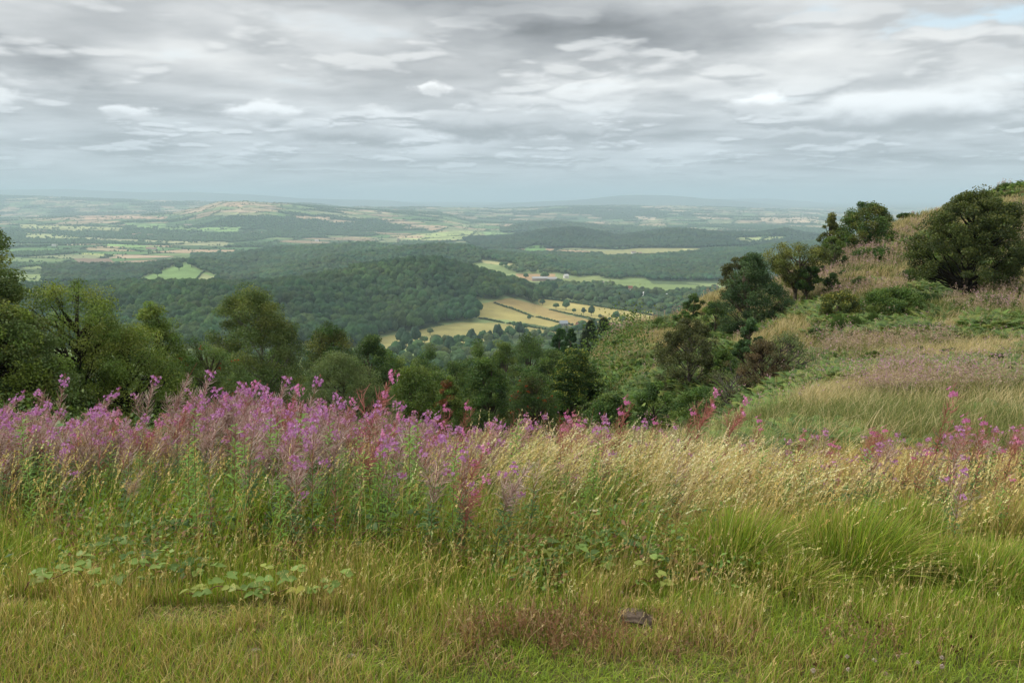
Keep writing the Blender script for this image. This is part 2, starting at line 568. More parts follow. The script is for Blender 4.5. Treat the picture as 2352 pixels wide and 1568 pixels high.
# ------------------------------------------------------------------ ground sheet
EXTRA_FIELDS = [  # pixel polygon, Y range, colour
    ([(1107, 697), (1160, 688), (1262, 726), (1316, 744), (1270, 752), (1168, 735), (1098, 728)], (900, 1600), (0.350, 0.311, 0.119)),
    ([(1060, 740), (1150, 742), (1260, 756), (1290, 768), (1180, 760), (1060, 800), (880, 802), (868, 776), (990, 752)], (800, 1600), (0.324, 0.302, 0.119)),
    ([(1131, 692), (1171, 684), (1236, 700), (1300, 722), (1400, 745), (1440, 760), (1330, 756), (1262, 730)], (900, 1600), (0.367, 0.286, 0.119)),
    ([(1236, 686), (1360, 700), (1500, 718), (1524, 730), (1500, 752), (1430, 748), (1300, 718), (1240, 702)], (900, 1650), (0.403, 0.353, 0.133)),
    ([(1184, 629), (1276, 629), (1274, 642), (1200, 645)], (1500, 2600), (0.416, 0.288, 0.160)),
    ([(1290, 640), (1380, 633), (1384, 652), (1320, 656)], (1500, 2400), (0.240, 0.288, 0.112)),
    ([(1392, 652), (1440, 638), (1484, 640), (1500, 652), (1620, 655), (1640, 668), (1520, 676), (1440, 668)], (1500, 2500), (0.192, 0.264, 0.096)),
    ([(1350, 576), (1410, 576), (1470, 570), (1540, 570), (1610, 571), (1600, 582), (1480, 590), (1390, 592)], (2500, 4300), (0.304, 0.304, 0.136)),
    ([(1203, 570), (1230, 563), (1254, 566), (1254, 582), (1205, 582)], (2600, 4300), (0.176, 0.336, 0.104)),
    ([(1105, 597), (1180, 606), (1182, 612), (1110, 604)], (1500, 3400), (.46, .44, .22)),
    ([(1222, 601), (1310, 611), (1220, 605)], (1500, 3400), (.46, .44, .22)),
    ([(290, 664), (330, 636), (370, 622), (400, 612), (427, 603), (450, 616), (470, 625), (508, 637), (510, 664)], (1700, 2500), (0.192, 0.304, 0.104)),
    ([(445, 650), (462, 627), (503, 637), (500, 652)], (1700, 2500), (0.272, 0.304, 0.144)),
    ([(784, 645), (800, 639), (822, 636), (820, 641), (790, 648)], (1200, 2400), (0.208, 0.360, 0.112)),
    ([(1655, 549), (1700, 548), (1690, 546), (1800, 543), (1805, 552), (1730, 562), (1690, 556)], (3000, 4600), (.34, .40, .18)),
    ([(1568, 570), (1620, 578), (1568, 583)], (2500, 4300), (.42, .44, .2)),
    # valley beyond
    ([(175, 497), (250, 495), (385, 498), (380, 503), (200, 504)], (4000, 16000), (.55, .38, .26)),
    ([(45, 515), (200, 520), (290, 524), (270, 533), (120, 530), (50, 526)], (4000, 12000), (.40, .42, .19)),
    ([(284, 512), (380, 512), (380, 518), (300, 520)], (4000, 12000), (.24, .38, .15)),
    ([(300, 519), (450, 523), (560, 522), (540, 532), (420, 530), (330, 525)], (4000, 12000), (.25, .40, .15)),
    ([(190, 545), (400, 554), (520, 556), (540, 566), (400, 563), (200, 552)], (3000, 9000), (.36, .37, .2)),
    ([(235, 559), (370, 566), (365, 572), (300, 569), (240, 565)], (3000, 9000), (.30, .48, .16)),
    ([(190, 581), (265, 585), (260, 588), (190, 585)], (2600, 6000), (.50, .55, .20)),
    ([(165, 593), (255, 594), (258, 600), (220, 606), (180, 602)], (2300, 6000), (.24, .18, .13)),
    ([(228, 615), (290, 614), (300, 620), (240, 622)], (2000, 5000), (.42, .44, .19)),
    ([(60, 535), (140, 540), (200, 548), (150, 552), (60, 548)], (3000, 9000), (.40, .44, .2)),
    ([(514, 466), (560, 465), (580, 470), (550, 476), (518, 474)], (5000, 8600), (.60, .42, .27)),
    ([(600, 465), (660, 464), (700, 470), (640, 470)], (5000, 8600), (.58, .44, .28)),
    ([(520, 489), (600, 488), (640, 494), (560, 497)], (4300, 8800), (.36, .40, .19)),
    ([(980, 537), (1040, 530), (1100, 533), (1110, 538), (1070, 550), (960, 552), (905, 545)], (3500, 9000), (.42, .50, .20)),
    ([(900, 541), (980, 541), (960, 548), (895, 546)], (3500, 9000), (.55, .42, .26)),
    ([(1110, 534), (1200, 537), (1190, 543), (1115, 546)], (3500, 9000), (.30, .46, .18)),
    ([(810, 484), (870, 486), (900, 490), (860, 494), (815, 489)], (7000, 16000), (.58, .46, .30)),
    ([(1456, 497), (1510, 500), (1500, 507), (1462, 502)], (7000, 16000), (.62, .50, .34)),
    ([(1740, 500), (1880, 498), (1880, 510), (1800, 515), (1750, 508)], (7000, 18000), (.62, .48, .32)),
    ([(1600, 498), (1640, 500), (1645, 504), (1605, 502)], (7000, 18000), (.62, .48, .32)),
    ([(670, 496), (760, 499), (755, 503), (690, 503)], (5500, 14000), (.56, .42, .28)),
    ([(1050, 515), (1120, 514), (1115, 520), (1060, 521)], (4500, 12000), (.34, .40, .2)),
    ([(988, 517), (1030, 519), (1020, 523), (990, 522)], (4500, 12000), (.52, .38, .25)),
]


def field_cells(X, Y):
    """world-space patchwork: distance to the hedge line, cell random numbers"""
    cs = 200.0
    xx = (X + (fbm(X / 500, Y / 500, 2, 60) - .5) * 200) * math.cos(.3) - Y * math.sin(.3)
    yy = (X * math.sin(.3) + Y * math.cos(.3) + (fbm(X / 500, Y / 500, 2, 66) - .5) * 200)
    gx, gy = xx / cs / 1.35, yy / cs
    ix, iy = np.floor(gx), np.floor(gy)
    d1 = np.full(X.shape, 9.0)
    d2 = np.full(X.shape, 9.0)
    idx = np.zeros(X.shape)
    idy = np.zeros(X.shape)
    for a in (-1, 0, 1):
        for b in (-1, 0, 1):
            cx = ix + a + .15 + .7 * _h(ix + a, iy + b, 71)
            cy_ = iy + b + .15 + .7 * _h(ix + a, iy + b, 72)
            d = np.maximum(np.abs(gx - cx), np.abs(gy - cy_)) + .25 * np.hypot(gx - cx, gy - cy_)
            up = d < d1
            d2 = np.where(up, d1, np.minimum(d2, d))
            idx = np.where(up, ix + a, idx)
            idy = np.where(up, iy + b, idy)
            d1 = np.where(up, d, d1)
    r1 = _h(idx, idy, 73)
    r2 = _h(idx, idy, 74)
    return (d2 - d1) * cs * .5, r1, r2


def wood_mask(X, Y):
    big_ = fbm(X / 1500, Y / 1100, 3, 80)
    return big_ > .62


GREENS = np.array([(.11, .21, .08), (.15, .27, .09), (.23, .32, .13), (.09, .16, .07), (.32, .35, .18)])
TANS = np.array([(.54, .39, .25), (.50, .40, .24), (.40, .30, .19), (.60, .45, .30)])


def plain_colour(X, Y, px, py):
    edge_, r1, r2 = field_cells(X, Y)
    g = GREENS[(r2 * 4.999).astype(int)]
    t = TANS[(r2 * 3.999).astype(int)]
    tanp = .20 + .16 * (Y > 4500)
    c = np.where((r1 < tanp)[:, None], t, g)
    dark = np.array((.05, .085, .04))
    w = wood_mask(X, Y) | (r1 > .86)
    c = np.where(w[:, None], dark, c)
    hed = sstep(11, 5, edge_ - 3 - Y / 2500)[:, None]
    c = c * (1 - hed) + dark * hed
    return c, r2, edge_


def field_override(c, px, py, Y, r2, ed):
    hit = np.zeros(px.shape, bool)
    px = px + (fbm(px / 7, py / 2.5, 2, 120) - .5) * 5
    py = py + (fbm(px / 9, py / 4, 2, 122) - .5) * 1.6
    for poly, (y0, y1), colr in EXTRA_FIELDS:
        ins = inpoly(px, py, poly) & (Y > y0) & (Y < y1)
        big_f = (y0 >= 2600)
        if big_f:
            ins &= ed > 6 + Y / 2500
        c[ins] = np.array(colr) * ((.72 + .5 * r2[ins]) if big_f else np.ones(ins.sum()))[:, None]
        hit |= ins
    return hit


FOREST = []          # (pixel polygon of the ground, Yrange)


rowsY = np.concatenate([
    np.linspace(-2.9, 2.0, 14, endpoint=False),
    np.exp(np.linspace(math.log(2.0), math.log(130), 430, endpoint=False)),
    np.linspace(130, 820, 50, endpoint=False),
    np.linspace(820, 1700, 190, endpoint=False),
    1.0 / np.linspace(1 / 1700, 1 / 20000, 470, endpoint=False),
    np.linspace(20000, 42000, 60)])
cs1 = np.linspace(-.76, .76, 1150)
colsS = np.concatenate([np.linspace(-3.0, -.78, 26), cs1, np.linspace(.78, 3.0, 26)])
SS, YY = np.meshgrid(colsS, rowsY)
XX = SS * (YY + 3.4)
ZZ = H(XX, YY)
nR, nC = SS.shape
gx_, gy_, gz_ = XX.ravel(), YY.ravel(), ZZ.ravel()
GPX, GPY = to_pix(gx_, gy_, gz_)
# colours
gc = np.zeros((len(gx_), 3))
far = gy_ > 600
cc, cr2, ced = plain_colour(gx_[far], gy_[far], GPX[far], GPY[far])
inval = gy_[far] < 2600
nf = fbm(gx_[far] / 260, gy_[far] / 260, 3, 90)
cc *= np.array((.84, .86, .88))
cc[inval] = np.where((nf[inval] > .47)[:, None], np.array((.08, .12, .05)), np.array((.24, .31, .13)))
field_override(cc, GPX[far], GPY[far], gy_[far], cr2, ced)
hill = gy_[far] > 16500
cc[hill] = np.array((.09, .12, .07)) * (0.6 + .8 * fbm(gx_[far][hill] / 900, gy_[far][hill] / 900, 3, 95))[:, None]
cc *= (0.85 + .3 * fbm(gx_[far] / 60, gy_[far] / 60, 3, 97))[:, None]
gc[far] = cc
nr = ~far
a1 = fbm(gx_[nr] / 3.0, gy_[nr] / 3.0, 4, 31)
a2 = fbm(gx_[nr] / .5, gy_[nr] / .5, 3, 33)
cn = np.array((.065, .075, .03)) * (1 - a1[:, None]) + np.array((.17, .14, .07)) * a1[:, None]
cn = cn * (.6 + .8 * a2[:, None])
gc[nr] = cn
ii = np.arange(nR * nC).reshape(nR, nC)
gf = np.stack([ii[:-1, :-1], ii[:-1, 1:], ii[1:, 1:], ii[1:, :-1]], -1).reshape(-1, 4)
M_GROUND = attr_mat('meadow_soil', .95, .1, 0, (.3, .5, .5), .2, 1.1, field=True)
link('ground', mesh_from('ground', np.stack([gx_, gy_, gz_], -1), gf, gc, M_GROUND, True), kind='structure')
# ------------------------------------------------------------------ distant canopies
def icosphere(sub):
    bm = bmesh.new()
    bmesh.ops.create_icosphere(bm, subdivisions=sub, radius=1.0)
    V = np.array([v.co[:] for v in bm.verts])
    F = np.array([[v.index for v in f.verts] for f in bm.faces])
    bm.free()
    return V, F


ICO = {k: icosphere(k) for k in (1, 2, 3, 4)}


def crown_blob(sub, seed, lump=.28):
    V, F = ICO[sub]
    r = np.random.default_rng(seed)
    V = V.copy()
    lump *= 1.3
    # lobes: several random bulge directions
    K = r.normal(size=(26, 3))
    K[:, 2] = np.abs(K[:, 2]) * .9
    K /= np.linalg.norm(K, axis=1)[:, None]
    d = V @ K.T
    bulge = np.max(np.clip((d - .80) / .20, 0, 1) ** .6 * r.uniform(.5, 1, 26), axis=1)
    rad = 1 - lump + lump * 1.35 * bulge + r.normal(size=len(V)) * .035
    V *= rad[:, None]
    V[:, 2] = np.where(V[:, 2] < 0, V[:, 2] * .75, V[:, 2] * 1.1)
    return V, F


def stamp(proto, pos, rad, hgt, rot, colr, jitter=.12):
    """merge many copies of a few prototypes into one array set"""
    g = Geo()
    k = len(proto)
    r = np.random.default_rng(5)
    which = r.integers(0, k, len(pos))
    for i, (V, F) in enumerate(proto):
        m = which == i
        if not m.any():
            continue
        n = m.sum()
        c, s_ = np.cos(rot[m]), np.sin(rot[m])
        x = V[None, :, 0] * c[:, None] - V[None, :, 1] * s_[:, None]
        y = V[None, :, 0] * s_[:, None] + V[None, :, 1] * c[:, None]
        z = np.repeat(V[None, :, 2], n, 0)
        P = np.stack([x * rad[m][:, None], y * rad[m][:, None], z * hgt[m][:, None]], -1) + pos[m][:, None]
        f = (F[None] + (np.arange(n) * len(V))[:, None, None]).reshape(-1, F.shape[1])
        C = np.repeat(colr[m][:, None], len(V), 1) * (1 + r.normal(size=(n, len(V), 1)) * jitter)
        g.add(P.reshape(-1, 3), f, np.clip(C.reshape(-1, 3), 0, 1))
    return g


WOODC = np.array([(.040, .085, .036), (.048, .105, .040), (.065, .120, .042), (.035, .072, .038), (.075, .105, .042), (.055, .075, .038)])


def wood_cols(n, r, X=None, Y=None):
    c = WOODC[r.integers(0, len(WOODC), n)] * .55 + WOODC.mean(0) * .45
    return c * r.uniform(.8, 1.2, (n, 1))


def grid_points(x0, x1, y0, y1, d, r):
    nx, ny = int((x1 - x0) / d), int((y1 - y0) / d)
    a, b = np.meshgrid(np.arange(nx), np.arange(ny))
    a = a + (b % 2) * .5
    X = x0 + (a.ravel() + r.uniform(-.35, .35, nx * ny)) * d
    Y = y0 + (b.ravel() + r.uniform(-.35, .35, nx * ny)) * d
    return X, Y


def forest(name, label, poly, Yr, d, sub, R=(4.5, 7.5), Hh=(5.5, 8.5), seed=1, lump=.28, minus=(), cols=None, tone=(1, 1, 1)):
    r = np.random.default_rng(seed)
    P = np.array(poly, float)
    u = (P[:, 0] - 1176) / 1828
    x0, x1 = (u * Yr[1]).min(), (u * Yr[1]).max()
    x0 = min(x0, (u * Yr[0]).min())
    x1 = max(x1, (u * Yr[0]).max())
    X, Y = grid_points(x0, x1, Yr[0], Yr[1], d, r)
    Z = H(X, Y)
    px, py = to_pix(X, Y, Z)
    k = inpoly(px, py, poly)
    for q in minus:
        k &= ~inpoly(px, py, q)
    for q, (a, b), _c in EXTRA_FIELDS:
        k &= ~(inpoly(px, py, q) & (Y > a) & (Y < b))
    X, Y, Z = X[k], Y[k], Z[k]
    n = len(X)
    rad = R[0] * .75 + (R[1] * 1.2 - R[0] * .75) * r.beta(1.6, 2.6, n)
    hh = r.uniform(*Hh, n) * (.75 + .35 * (rad - rad.min()) / (np.ptp(rad) + 1e-6))
    pos = np.stack([X, Y, Z + hh * .9], -1)
    protos = [crown_blob(sub, 100 + i, lump) for i in range(6)]
    col_ = wood_cols(n, r) if cols is None else np.array(cols)[r.integers(0, len(cols), n)] * r.uniform(.75, 1.25, (n, 1))
    sp_ = fbm(X / 55, Y / 55, 3, 7)[:, None]
    col_ = col_ * (.55 + .9 * fbm(X / 120, Y / 120, 3, 8))[:, None] * (1 + (sp_ - .5) * np.array((.9, .25, -.4)))
    col_ = col_ * np.array(tone)  # slope shade and extra distance haze of each ridge, put into crown colour
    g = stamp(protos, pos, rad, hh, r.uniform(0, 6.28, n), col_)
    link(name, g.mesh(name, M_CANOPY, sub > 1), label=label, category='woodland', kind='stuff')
    print(name, n)


BIG = 1e5
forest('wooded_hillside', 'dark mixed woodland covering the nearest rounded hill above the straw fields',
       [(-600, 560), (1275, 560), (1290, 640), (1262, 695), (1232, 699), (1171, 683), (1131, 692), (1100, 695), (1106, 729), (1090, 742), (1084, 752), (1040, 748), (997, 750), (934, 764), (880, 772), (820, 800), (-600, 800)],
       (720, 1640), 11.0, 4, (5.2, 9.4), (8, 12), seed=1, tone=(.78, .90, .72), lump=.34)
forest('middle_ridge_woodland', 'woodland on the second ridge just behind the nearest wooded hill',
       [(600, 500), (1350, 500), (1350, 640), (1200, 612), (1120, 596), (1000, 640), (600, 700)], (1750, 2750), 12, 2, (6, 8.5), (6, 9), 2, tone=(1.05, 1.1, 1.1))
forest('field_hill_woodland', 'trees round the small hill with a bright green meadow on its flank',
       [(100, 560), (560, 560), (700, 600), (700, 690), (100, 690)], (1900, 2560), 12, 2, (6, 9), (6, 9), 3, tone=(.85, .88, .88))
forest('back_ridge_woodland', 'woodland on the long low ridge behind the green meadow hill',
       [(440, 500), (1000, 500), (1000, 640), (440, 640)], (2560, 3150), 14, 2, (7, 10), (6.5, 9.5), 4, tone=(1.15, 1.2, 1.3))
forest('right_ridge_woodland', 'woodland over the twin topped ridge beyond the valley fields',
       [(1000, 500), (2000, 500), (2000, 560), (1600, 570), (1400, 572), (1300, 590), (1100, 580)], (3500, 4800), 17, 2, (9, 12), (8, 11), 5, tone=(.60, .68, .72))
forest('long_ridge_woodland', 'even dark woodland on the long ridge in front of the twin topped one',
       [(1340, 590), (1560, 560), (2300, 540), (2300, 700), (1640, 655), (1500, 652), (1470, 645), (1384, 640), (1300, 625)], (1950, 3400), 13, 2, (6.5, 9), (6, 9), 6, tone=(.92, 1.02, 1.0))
forest('small_ridge_woodland', 'dark tree covered low ridge beyond the twin topped ridge',
       [(1150, 490), (1430, 490), (1430, 545), (1150, 545)], (5400, 6300), 24, 1, (13, 18), (9, 12), 7)
forest('valley_floor_woodland', 'belts of trees between the fields on the valley floor',
       [(1245, 690), (1250, 652), (1300, 656), (1390, 655), (1440, 670), (1520, 678), (1640, 668), (1700, 720), (1700, 770), (1560, 760), (1524, 728), (1440, 712), (1360, 699)],
       (1250, 2300), 17, 3, (5, 9), (5.5, 9), 8)
forest('valley_back_woodland', 'loose woodland between the ridges below the twin topped ridge',
       [(1120, 575), (1340, 585), (1640, 590), (1640, 640), (1184, 628), (1150, 612)], (1700, 3500), 17, 2, (7, 10), (6, 8), 9)

forest('valley_side_woodland', 'treetops covering the steep valley side between the meadow and the straw fields',
       [(-300, 760), (400, 790), (860, 815), (1000, 820), (1200, 800), (1420, 790), (1500, 800), (1480, 1100), (-300, 1100)], (118, 480), 6.5, 3, (2.6, 4.6), (3.2, 5.2), 12, .3)
forest('valley_foot_woodland', 'loose trees on the low ground at the foot of the wooded valley side',
       [(560, 815), (880, 822), (1100, 805), (1250, 795), (1400, 782), (1560, 770), (1560, 900), (560, 900)], (560, 1000), 21, 3, (4.5, 7.5), (5, 8), 13, .3)

# trees and hedges of the wide plain
r = np.random.default_rng(77)
n = 620000
Yp = np.exp(r.uniform(math.log(1900), math.log(13500), n))
Xp = r.uniform(-.70, .70, n) * Yp
ed, r1, r2 = field_cells(Xp, Yp)
wd = wood_mask(Xp, Yp) | (r1 > .86)
keep = (ed < 4 + Yp / 2600) | wd
ragged = fbm(Xp / 55, Yp / 55, 2, 19)
keep &= (ragged > .46) | wd
lone = r.uniform(size=n) < .012
keep |= lone
prob = np.clip(np.where(wd, .5, .6) * np.interp(Yp, [2300, 5000, 13500], [1, .8, .5]), 0, 1)
keep &= r.uniform(size=n) < prob
Xp, Yp, wd, ed_k = Xp[keep], Yp[keep], wd[keep], ed[keep]
Zp = H(Xp, Yp)
ppx, ppy = to_pix(Xp, Yp, Zp)
hit = np.zeros(len(Xp), bool)
for q, (a, b), _c in EXTRA_FIELDS:
    hit |= inpoly(ppx, ppy, q) & (Yp > a) & (Yp < b) & ((ed_k > 4 + Yp / 2600) | (a < 2600))
# keep the wooded ridges for their own woods
onr = (Yp < 3200) & (ppx > 300) & (ppy > 560)
k = ~hit & ~onr & (ppx < 2050)
Xp, Yp, Zp, wd = Xp[k], Yp[k], Zp[k], wd[k]
n = len(Xp)
sc = np.interp(Yp, [2000, 5000, 13500], [4.5, 7.5, 13.0]) * r.uniform(.6, 1.25, n)
hh = np.interp(Yp, [2000, 5000, 13500], [4.5, 6.5, 9.0]) * r.uniform(.6, 1.2, n) * np.where(wd, 1, r.choice([.35, .5, .9], n, p=[.5, .3, .2]))
sc = np.where(wd, sc, sc * .75)
g = stamp([crown_blob(1, 300 + i) for i in range(4)], np.stack([Xp, Yp, Zp + hh * .7], -1), sc, hh, r.uniform(0, 6.28, n),
          wood_cols(n, r) * np.array((1.5, 1.5, 1.6)))  # crown colour lifted and blued to paint in grazing sunlight
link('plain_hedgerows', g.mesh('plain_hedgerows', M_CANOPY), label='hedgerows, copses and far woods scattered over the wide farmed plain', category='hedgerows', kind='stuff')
print('plain', n)

# ------------------------------------------------------------------ haze
bm = bmesh.new()
bmesh.ops.create_cube(bm, size=1.0)
bmesh.ops.scale(bm, vec=(230000, 150000, 900), verts=bm.verts)
zt = [max(300.0, float(gz_.max()) + 30), float(gz_.min()) - 1.5]
for v_ in bm.verts:
    v_.co.y += 40000
    v_.co.z = zt[0] if v_.co.z > 0 else zt[1]
me = bpy.data.meshes.new('haze')
bm.to_mesh(me)
bm.free()
mh = bpy.data.materials.new('haze')
mh.use_nodes = True
N = NT(mh.node_tree)
pv_ = N.n('ShaderNodeVolumePrincipled', Color=(.62, .80, .96, 1), Density=HAZE)
pv_.inputs['Anisotropy'].default_value = 0.0
N.n('ShaderNodeOutputMaterial', Volume=pv_)
me.materials.append(mh)
link('haze', me, kind='stuff')
# ------------------------------------------------------------------ plant geometry tools
def unit(v):
    return v / np.maximum(np.linalg.norm(v, axis=-1, keepdims=True), 1e-9)


def tube(g, path, rad, sides, colr):
    path = np.asarray(path, float)
    rad = np.asarray(rad, float)
    k = len(path)
    d = unit(np.gradient(path, axis=0))
    ref = np.array((0.31, 0.17, 0.93)) if abs(d[0, 2]) < .8 else np.array((.93, .3, .1))
    a = unit(np.cross(d, ref))
    b = np.cross(d, a)
    th = np.arange(sides) / sides * 2 * math.pi
    V = path[:, None] + rad[:, None, None] * (a[:, None] * np.cos(th)[None, :, None] + b[:, None] * np.sin(th)[None, :, None])
    i = np.arange(k * sides).reshape(k, sides)
    j = np.roll(i, -1, 1)
    F = np.stack([i[:-1], j[:-1], j[1:], i[1:]], -1).reshape(-1, 4)
    g.add(V.reshape(-1, 3), F, colr)


def leaves(g, P, size, asp, cols, r, up=.35, fold=True):
    """pointed leaves: one kite of four vertices each"""
    n = len(P)
    nrm = unit(r.normal(size=(n, 3)) + np.array((0, 0, up * 2)))
    a = unit(np.cross(nrm, r.normal(size=(n, 3))))
    b = np.cross(nrm, a)
    L = (size * r.uniform(.7, 1.3, n))[:, None] * .5
    w = L * asp
    V = np.stack([P - a * L, P + b * w - a * L * .1 + nrm * L * .15, P + a * L, P - b * w - a * L * .1 + nrm * L * .15], 1)
    F = np.arange(n * 4).reshape(n, 4)
    g.add(V.reshape(-1, 3), F, np.repeat(np.clip(cols, 0, 1), 4, 0))


PROF = {
    'round': ([0, .2, .5, .78, .93, 1], [.45, .86, 1, .8, .48, .12]),
    'dome': ([0, .15, .4, .7, .9, 1], [.85, 1, .98, .75, .45, .15]),
    'oval': ([0, .2, .45, .7, .9, 1], [.55, .9, 1, .78, .42, .1]),
    'cone': ([0, .15, .4, .7, .9, 1], [.8, 1, .8, .48, .2, .04]),
    'egg': ([0, .1, .28, .5, .7, .86, .95, 1], [.62, .9, 1, .97, .80, .54, .34, .12]),
    'column': ([0, .15, .5, .75, .92, 1], [.7, .95, 1, .8, .45, .12]),
    'spread': ([0, .2, .55, .8, .95, 1], [.25, .5, .9, 1, .75, .3]),
    'flame': ([0, .2, .4, .7, .9, 1], [.55, .95, 1, .62, .28, .06]),
}


def tree_geo(seed, Ht, R, cb, prof='round', ncl=120, nlf=24000, leaf=.08, asp=.62, cols=((.09, .13, .035),), sigma=.13,
             bark=(.09, .075, .055), lobes=.18, hollow=.5, trunk_r=None, limbs=46, lean=0.0, spread_low=.25, tips=None, flat=.7, multi=1, off=0.0):
    r = np.random.default_rng(seed)
    ts, ps = PROF[prof]
    t = r.uniform(0, 1, ncl) ** .9
    ang = r.uniform(0, 2 * math.pi, ncl)
    ph = r.uniform(0, 6.28, 4)
    lob = 1 + lobes * (np.sin(ang * 2 + ph[0] + t * 3) * .5 + np.sin(ang * 3 + ph[1] - t * 5) * .5 + np.sin(t * 9 + ph[2] + ang) * .5) + r.normal(size=ncl) * lobes * .35
    rr = R * np.interp(t, ts, ps) * lob * (hollow + (1 - hollow) * r.uniform(0, 1, ncl) ** .5)
    cz = cb + (Ht - cb) * t * (1 - sigma * .4) + r.normal(size=ncl) * (Ht - cb) * .03
    cx = np.cos(ang) * rr + lean * t * R + off * R
    c = np.stack([cx, np.sin(ang) * rr, cz], -1)
    gb, gl = Geo(), Geo()
    tr = trunk_r or (0.035 * R + 0.016 * Ht)
    tops = []
    for m_ in range(multi):
        a0 = r.uniform(0, 6.28)
        k = 8
        tt = np.linspace(0, 1, k)
        hh = (cb + (Ht - cb) * r.uniform(.62, .8))
        bend = (r.normal(size=2) * .12 * R) + (np.array((math.cos(a0), math.sin(a0))) * R * .35 if multi > 1 else 0)
        path = np.stack([bend[0] * tt ** 1.5 + lean * R * .6 * tt ** 2 + off * R * tt + np.sin(tt * 5 + a0) * .02 * R, bend[1] * tt ** 1.5 + np.cos(tt * 4 + a0) * .02 * R, hh * tt - .25 * (tt == 0)], -1)
        tube(gb, path, tr * (1 - tt * .8) * (1 + .5 * np.exp(-tt * 14)) / math.sqrt(multi), 8, bark)
        tops.append(path)
    idx = r.permutation(ncl)[:limbs]
    for i in idx:
        path = tops[r.integers(0, multi)]
        hz_ = np.clip(c[i, 2] - (.35 + spread_low) * np.hypot(*c[i, :2]) - .1 * Ht, cb * .55, path[-1, 2])
        f = np.clip(np.searchsorted(path[:, 2], hz_) - 1, 0, len(path) - 2)
        q = np.clip((hz_ - path[f, 2]) / max(path[f + 1, 2] - path[f, 2], 1e-3), 0, 1)
        p0 = path[f] * (1 - q) + path[f + 1] * q
        p1 = c[i]
        mid = (p0 + p1) / 2 + np.array((0, 0, -.07 * np.linalg.norm(p1 - p0))) + r.normal(size=3) * .05 * R
        u = np.linspace(0, 1, 6)[:, None]
        pth = (1 - u) ** 2 * p0 + 2 * u * (1 - u) * mid + u * u * p1 + r.normal(size=(6, 3)) * .012 * R * np.sin(u * 3.14)
        L = np.linalg.norm(p1 - p0)
        tube(gb, pth, np.linspace(min(tr * .38, .05 * L + .01), .008, 6), 5, bark)
        for _ in range(2):       # twigs
            e = p1 + unit(r.normal(size=3)) * sigma * R * 1.2
            uu = np.linspace(0, 1, 4)[:, None]
            st = pth[3]
            tube(gb, st + (e - st) * uu + r.normal(size=(4, 3)) * .01 * R * np.sin(uu * 3.14), np.linspace(.014, .005, 4), 3, bark)
    wt = r.uniform(.6, 1.4, ncl)
    which = r.choice(ncl, nlf, p=wt / wt.sum())
    sg = sigma * R * r.uniform(.7, 1.25, ncl)
    d = r.normal(size=(nlf, 3))
    d = d / np.linalg.norm(d, axis=1)[:, None] * (r.uniform(0, 1, nlf) ** .45)[:, None] * 1.7
    P = c[which] + d * sg[which][:, None] * np.array((1, 1, flat))
    P[:, 2] = np.maximum(P[:, 2], .03)
    base = np.array(cols)[r.integers(0, len(cols), ncl)] * r.uniform(.75, 1.25, (ncl, 1))
    col_ = base[which] * r.uniform(.65, 1.35, (nlf, 1)) + r.normal(size=(nlf, 3)) * .006
    if tips is not None:
        k = (r.uniform(size=nlf) < tips[1]) & (d[:, 2] > .4)
        col_[k] = np.array(tips[0]) * r.uniform(.7, 1.2, (k.sum(), 1))
    leaves(gl, P, leaf, asp, col_, r)
    return gb, gl, c, sg


def place_tree(name, label, px, top, Y, width, bottom=None, cat='tree', group=None, berries=None, seed=0, trunkcol=None, **kw):
    x, y, z = ground_at(px, Y)
    _, e = pix_dir(px, top)
    zt = float(e) * Y
    Ht = max(zt - z, .4)
    R = width / 2 / 1828 * Y * 1.0
    if bottom is None:
        cb = Ht * .12
    else:
        _, e = pix_dir(px, bottom)
        cb = max(.02, float(e) * Y - z)
    if px < 1500 and cat == 'tree' and 'cypress' not in name and 'fir' not in name:
        cb = min(cb, Ht * .14)
        kw['ncl'] = int(kw['ncl'] * 1.9)
        kw['nlf'] = int(kw['nlf'] * 2.1)
        kw['leaf'] *= .95
        width *= 1.22 if px < 850 else 1.5
        kw['sigma'] = kw['sigma'] * 1.1
        if px > 850 and kw.get('tips') is None:
            kw['tips'] = ((.17, .24, .06), .16)
        if Y > 75:
            width *= 1.25
        if kw['prof'] == 'flame':
            kw['prof'] = 'oval'
    cb = min(cb, Ht * .7)
    root = bpy.data.objects.new(name, None)
    root.empty_display_size = .3
    COL.objects.link(root)
    root.location = (x, y, z)
    root['label'] = label
    root['category'] = cat
    if group:
        root['group'] = group
    gb, gl, c, sg = tree_geo(seed, Ht, R, cb, **kw)
    link('trunk' if cat == 'tree' else 'stem', gb.mesh(name + '_trunk', M_BARK, True), root)
    link('crown' if cat == 'tree' else 'foliage', gl.mesh(name + '_crown', M_LEAF), root)
    if berries:
        r = np.random.default_rng(seed + 900)
        g = Geo()
        V0, F0 = ICO[1]
        for i in range(berries[0]):
            j = r.integers(0, len(c))
            dr = unit(c[j] - np.array((0, 0, Ht * .5)) + np.array((0, -R * 1.1, 0)))
            q = c[j] + dr * sg[j] * 1.25 + r.normal(size=3) * sg[j] * .5
            for _ in range(9):
                g.add(V0 * .020 * r.uniform(.8, 1.3) * berries[2] + q + r.normal(size=3) * .045 * np.array((1, 1, .6)) * berries[2], F0, np.array(berries[1]) * r.uniform(.7, 1.2))
        link('berries', g.mesh(name + '_berries', M_PETAL), root)
    return root


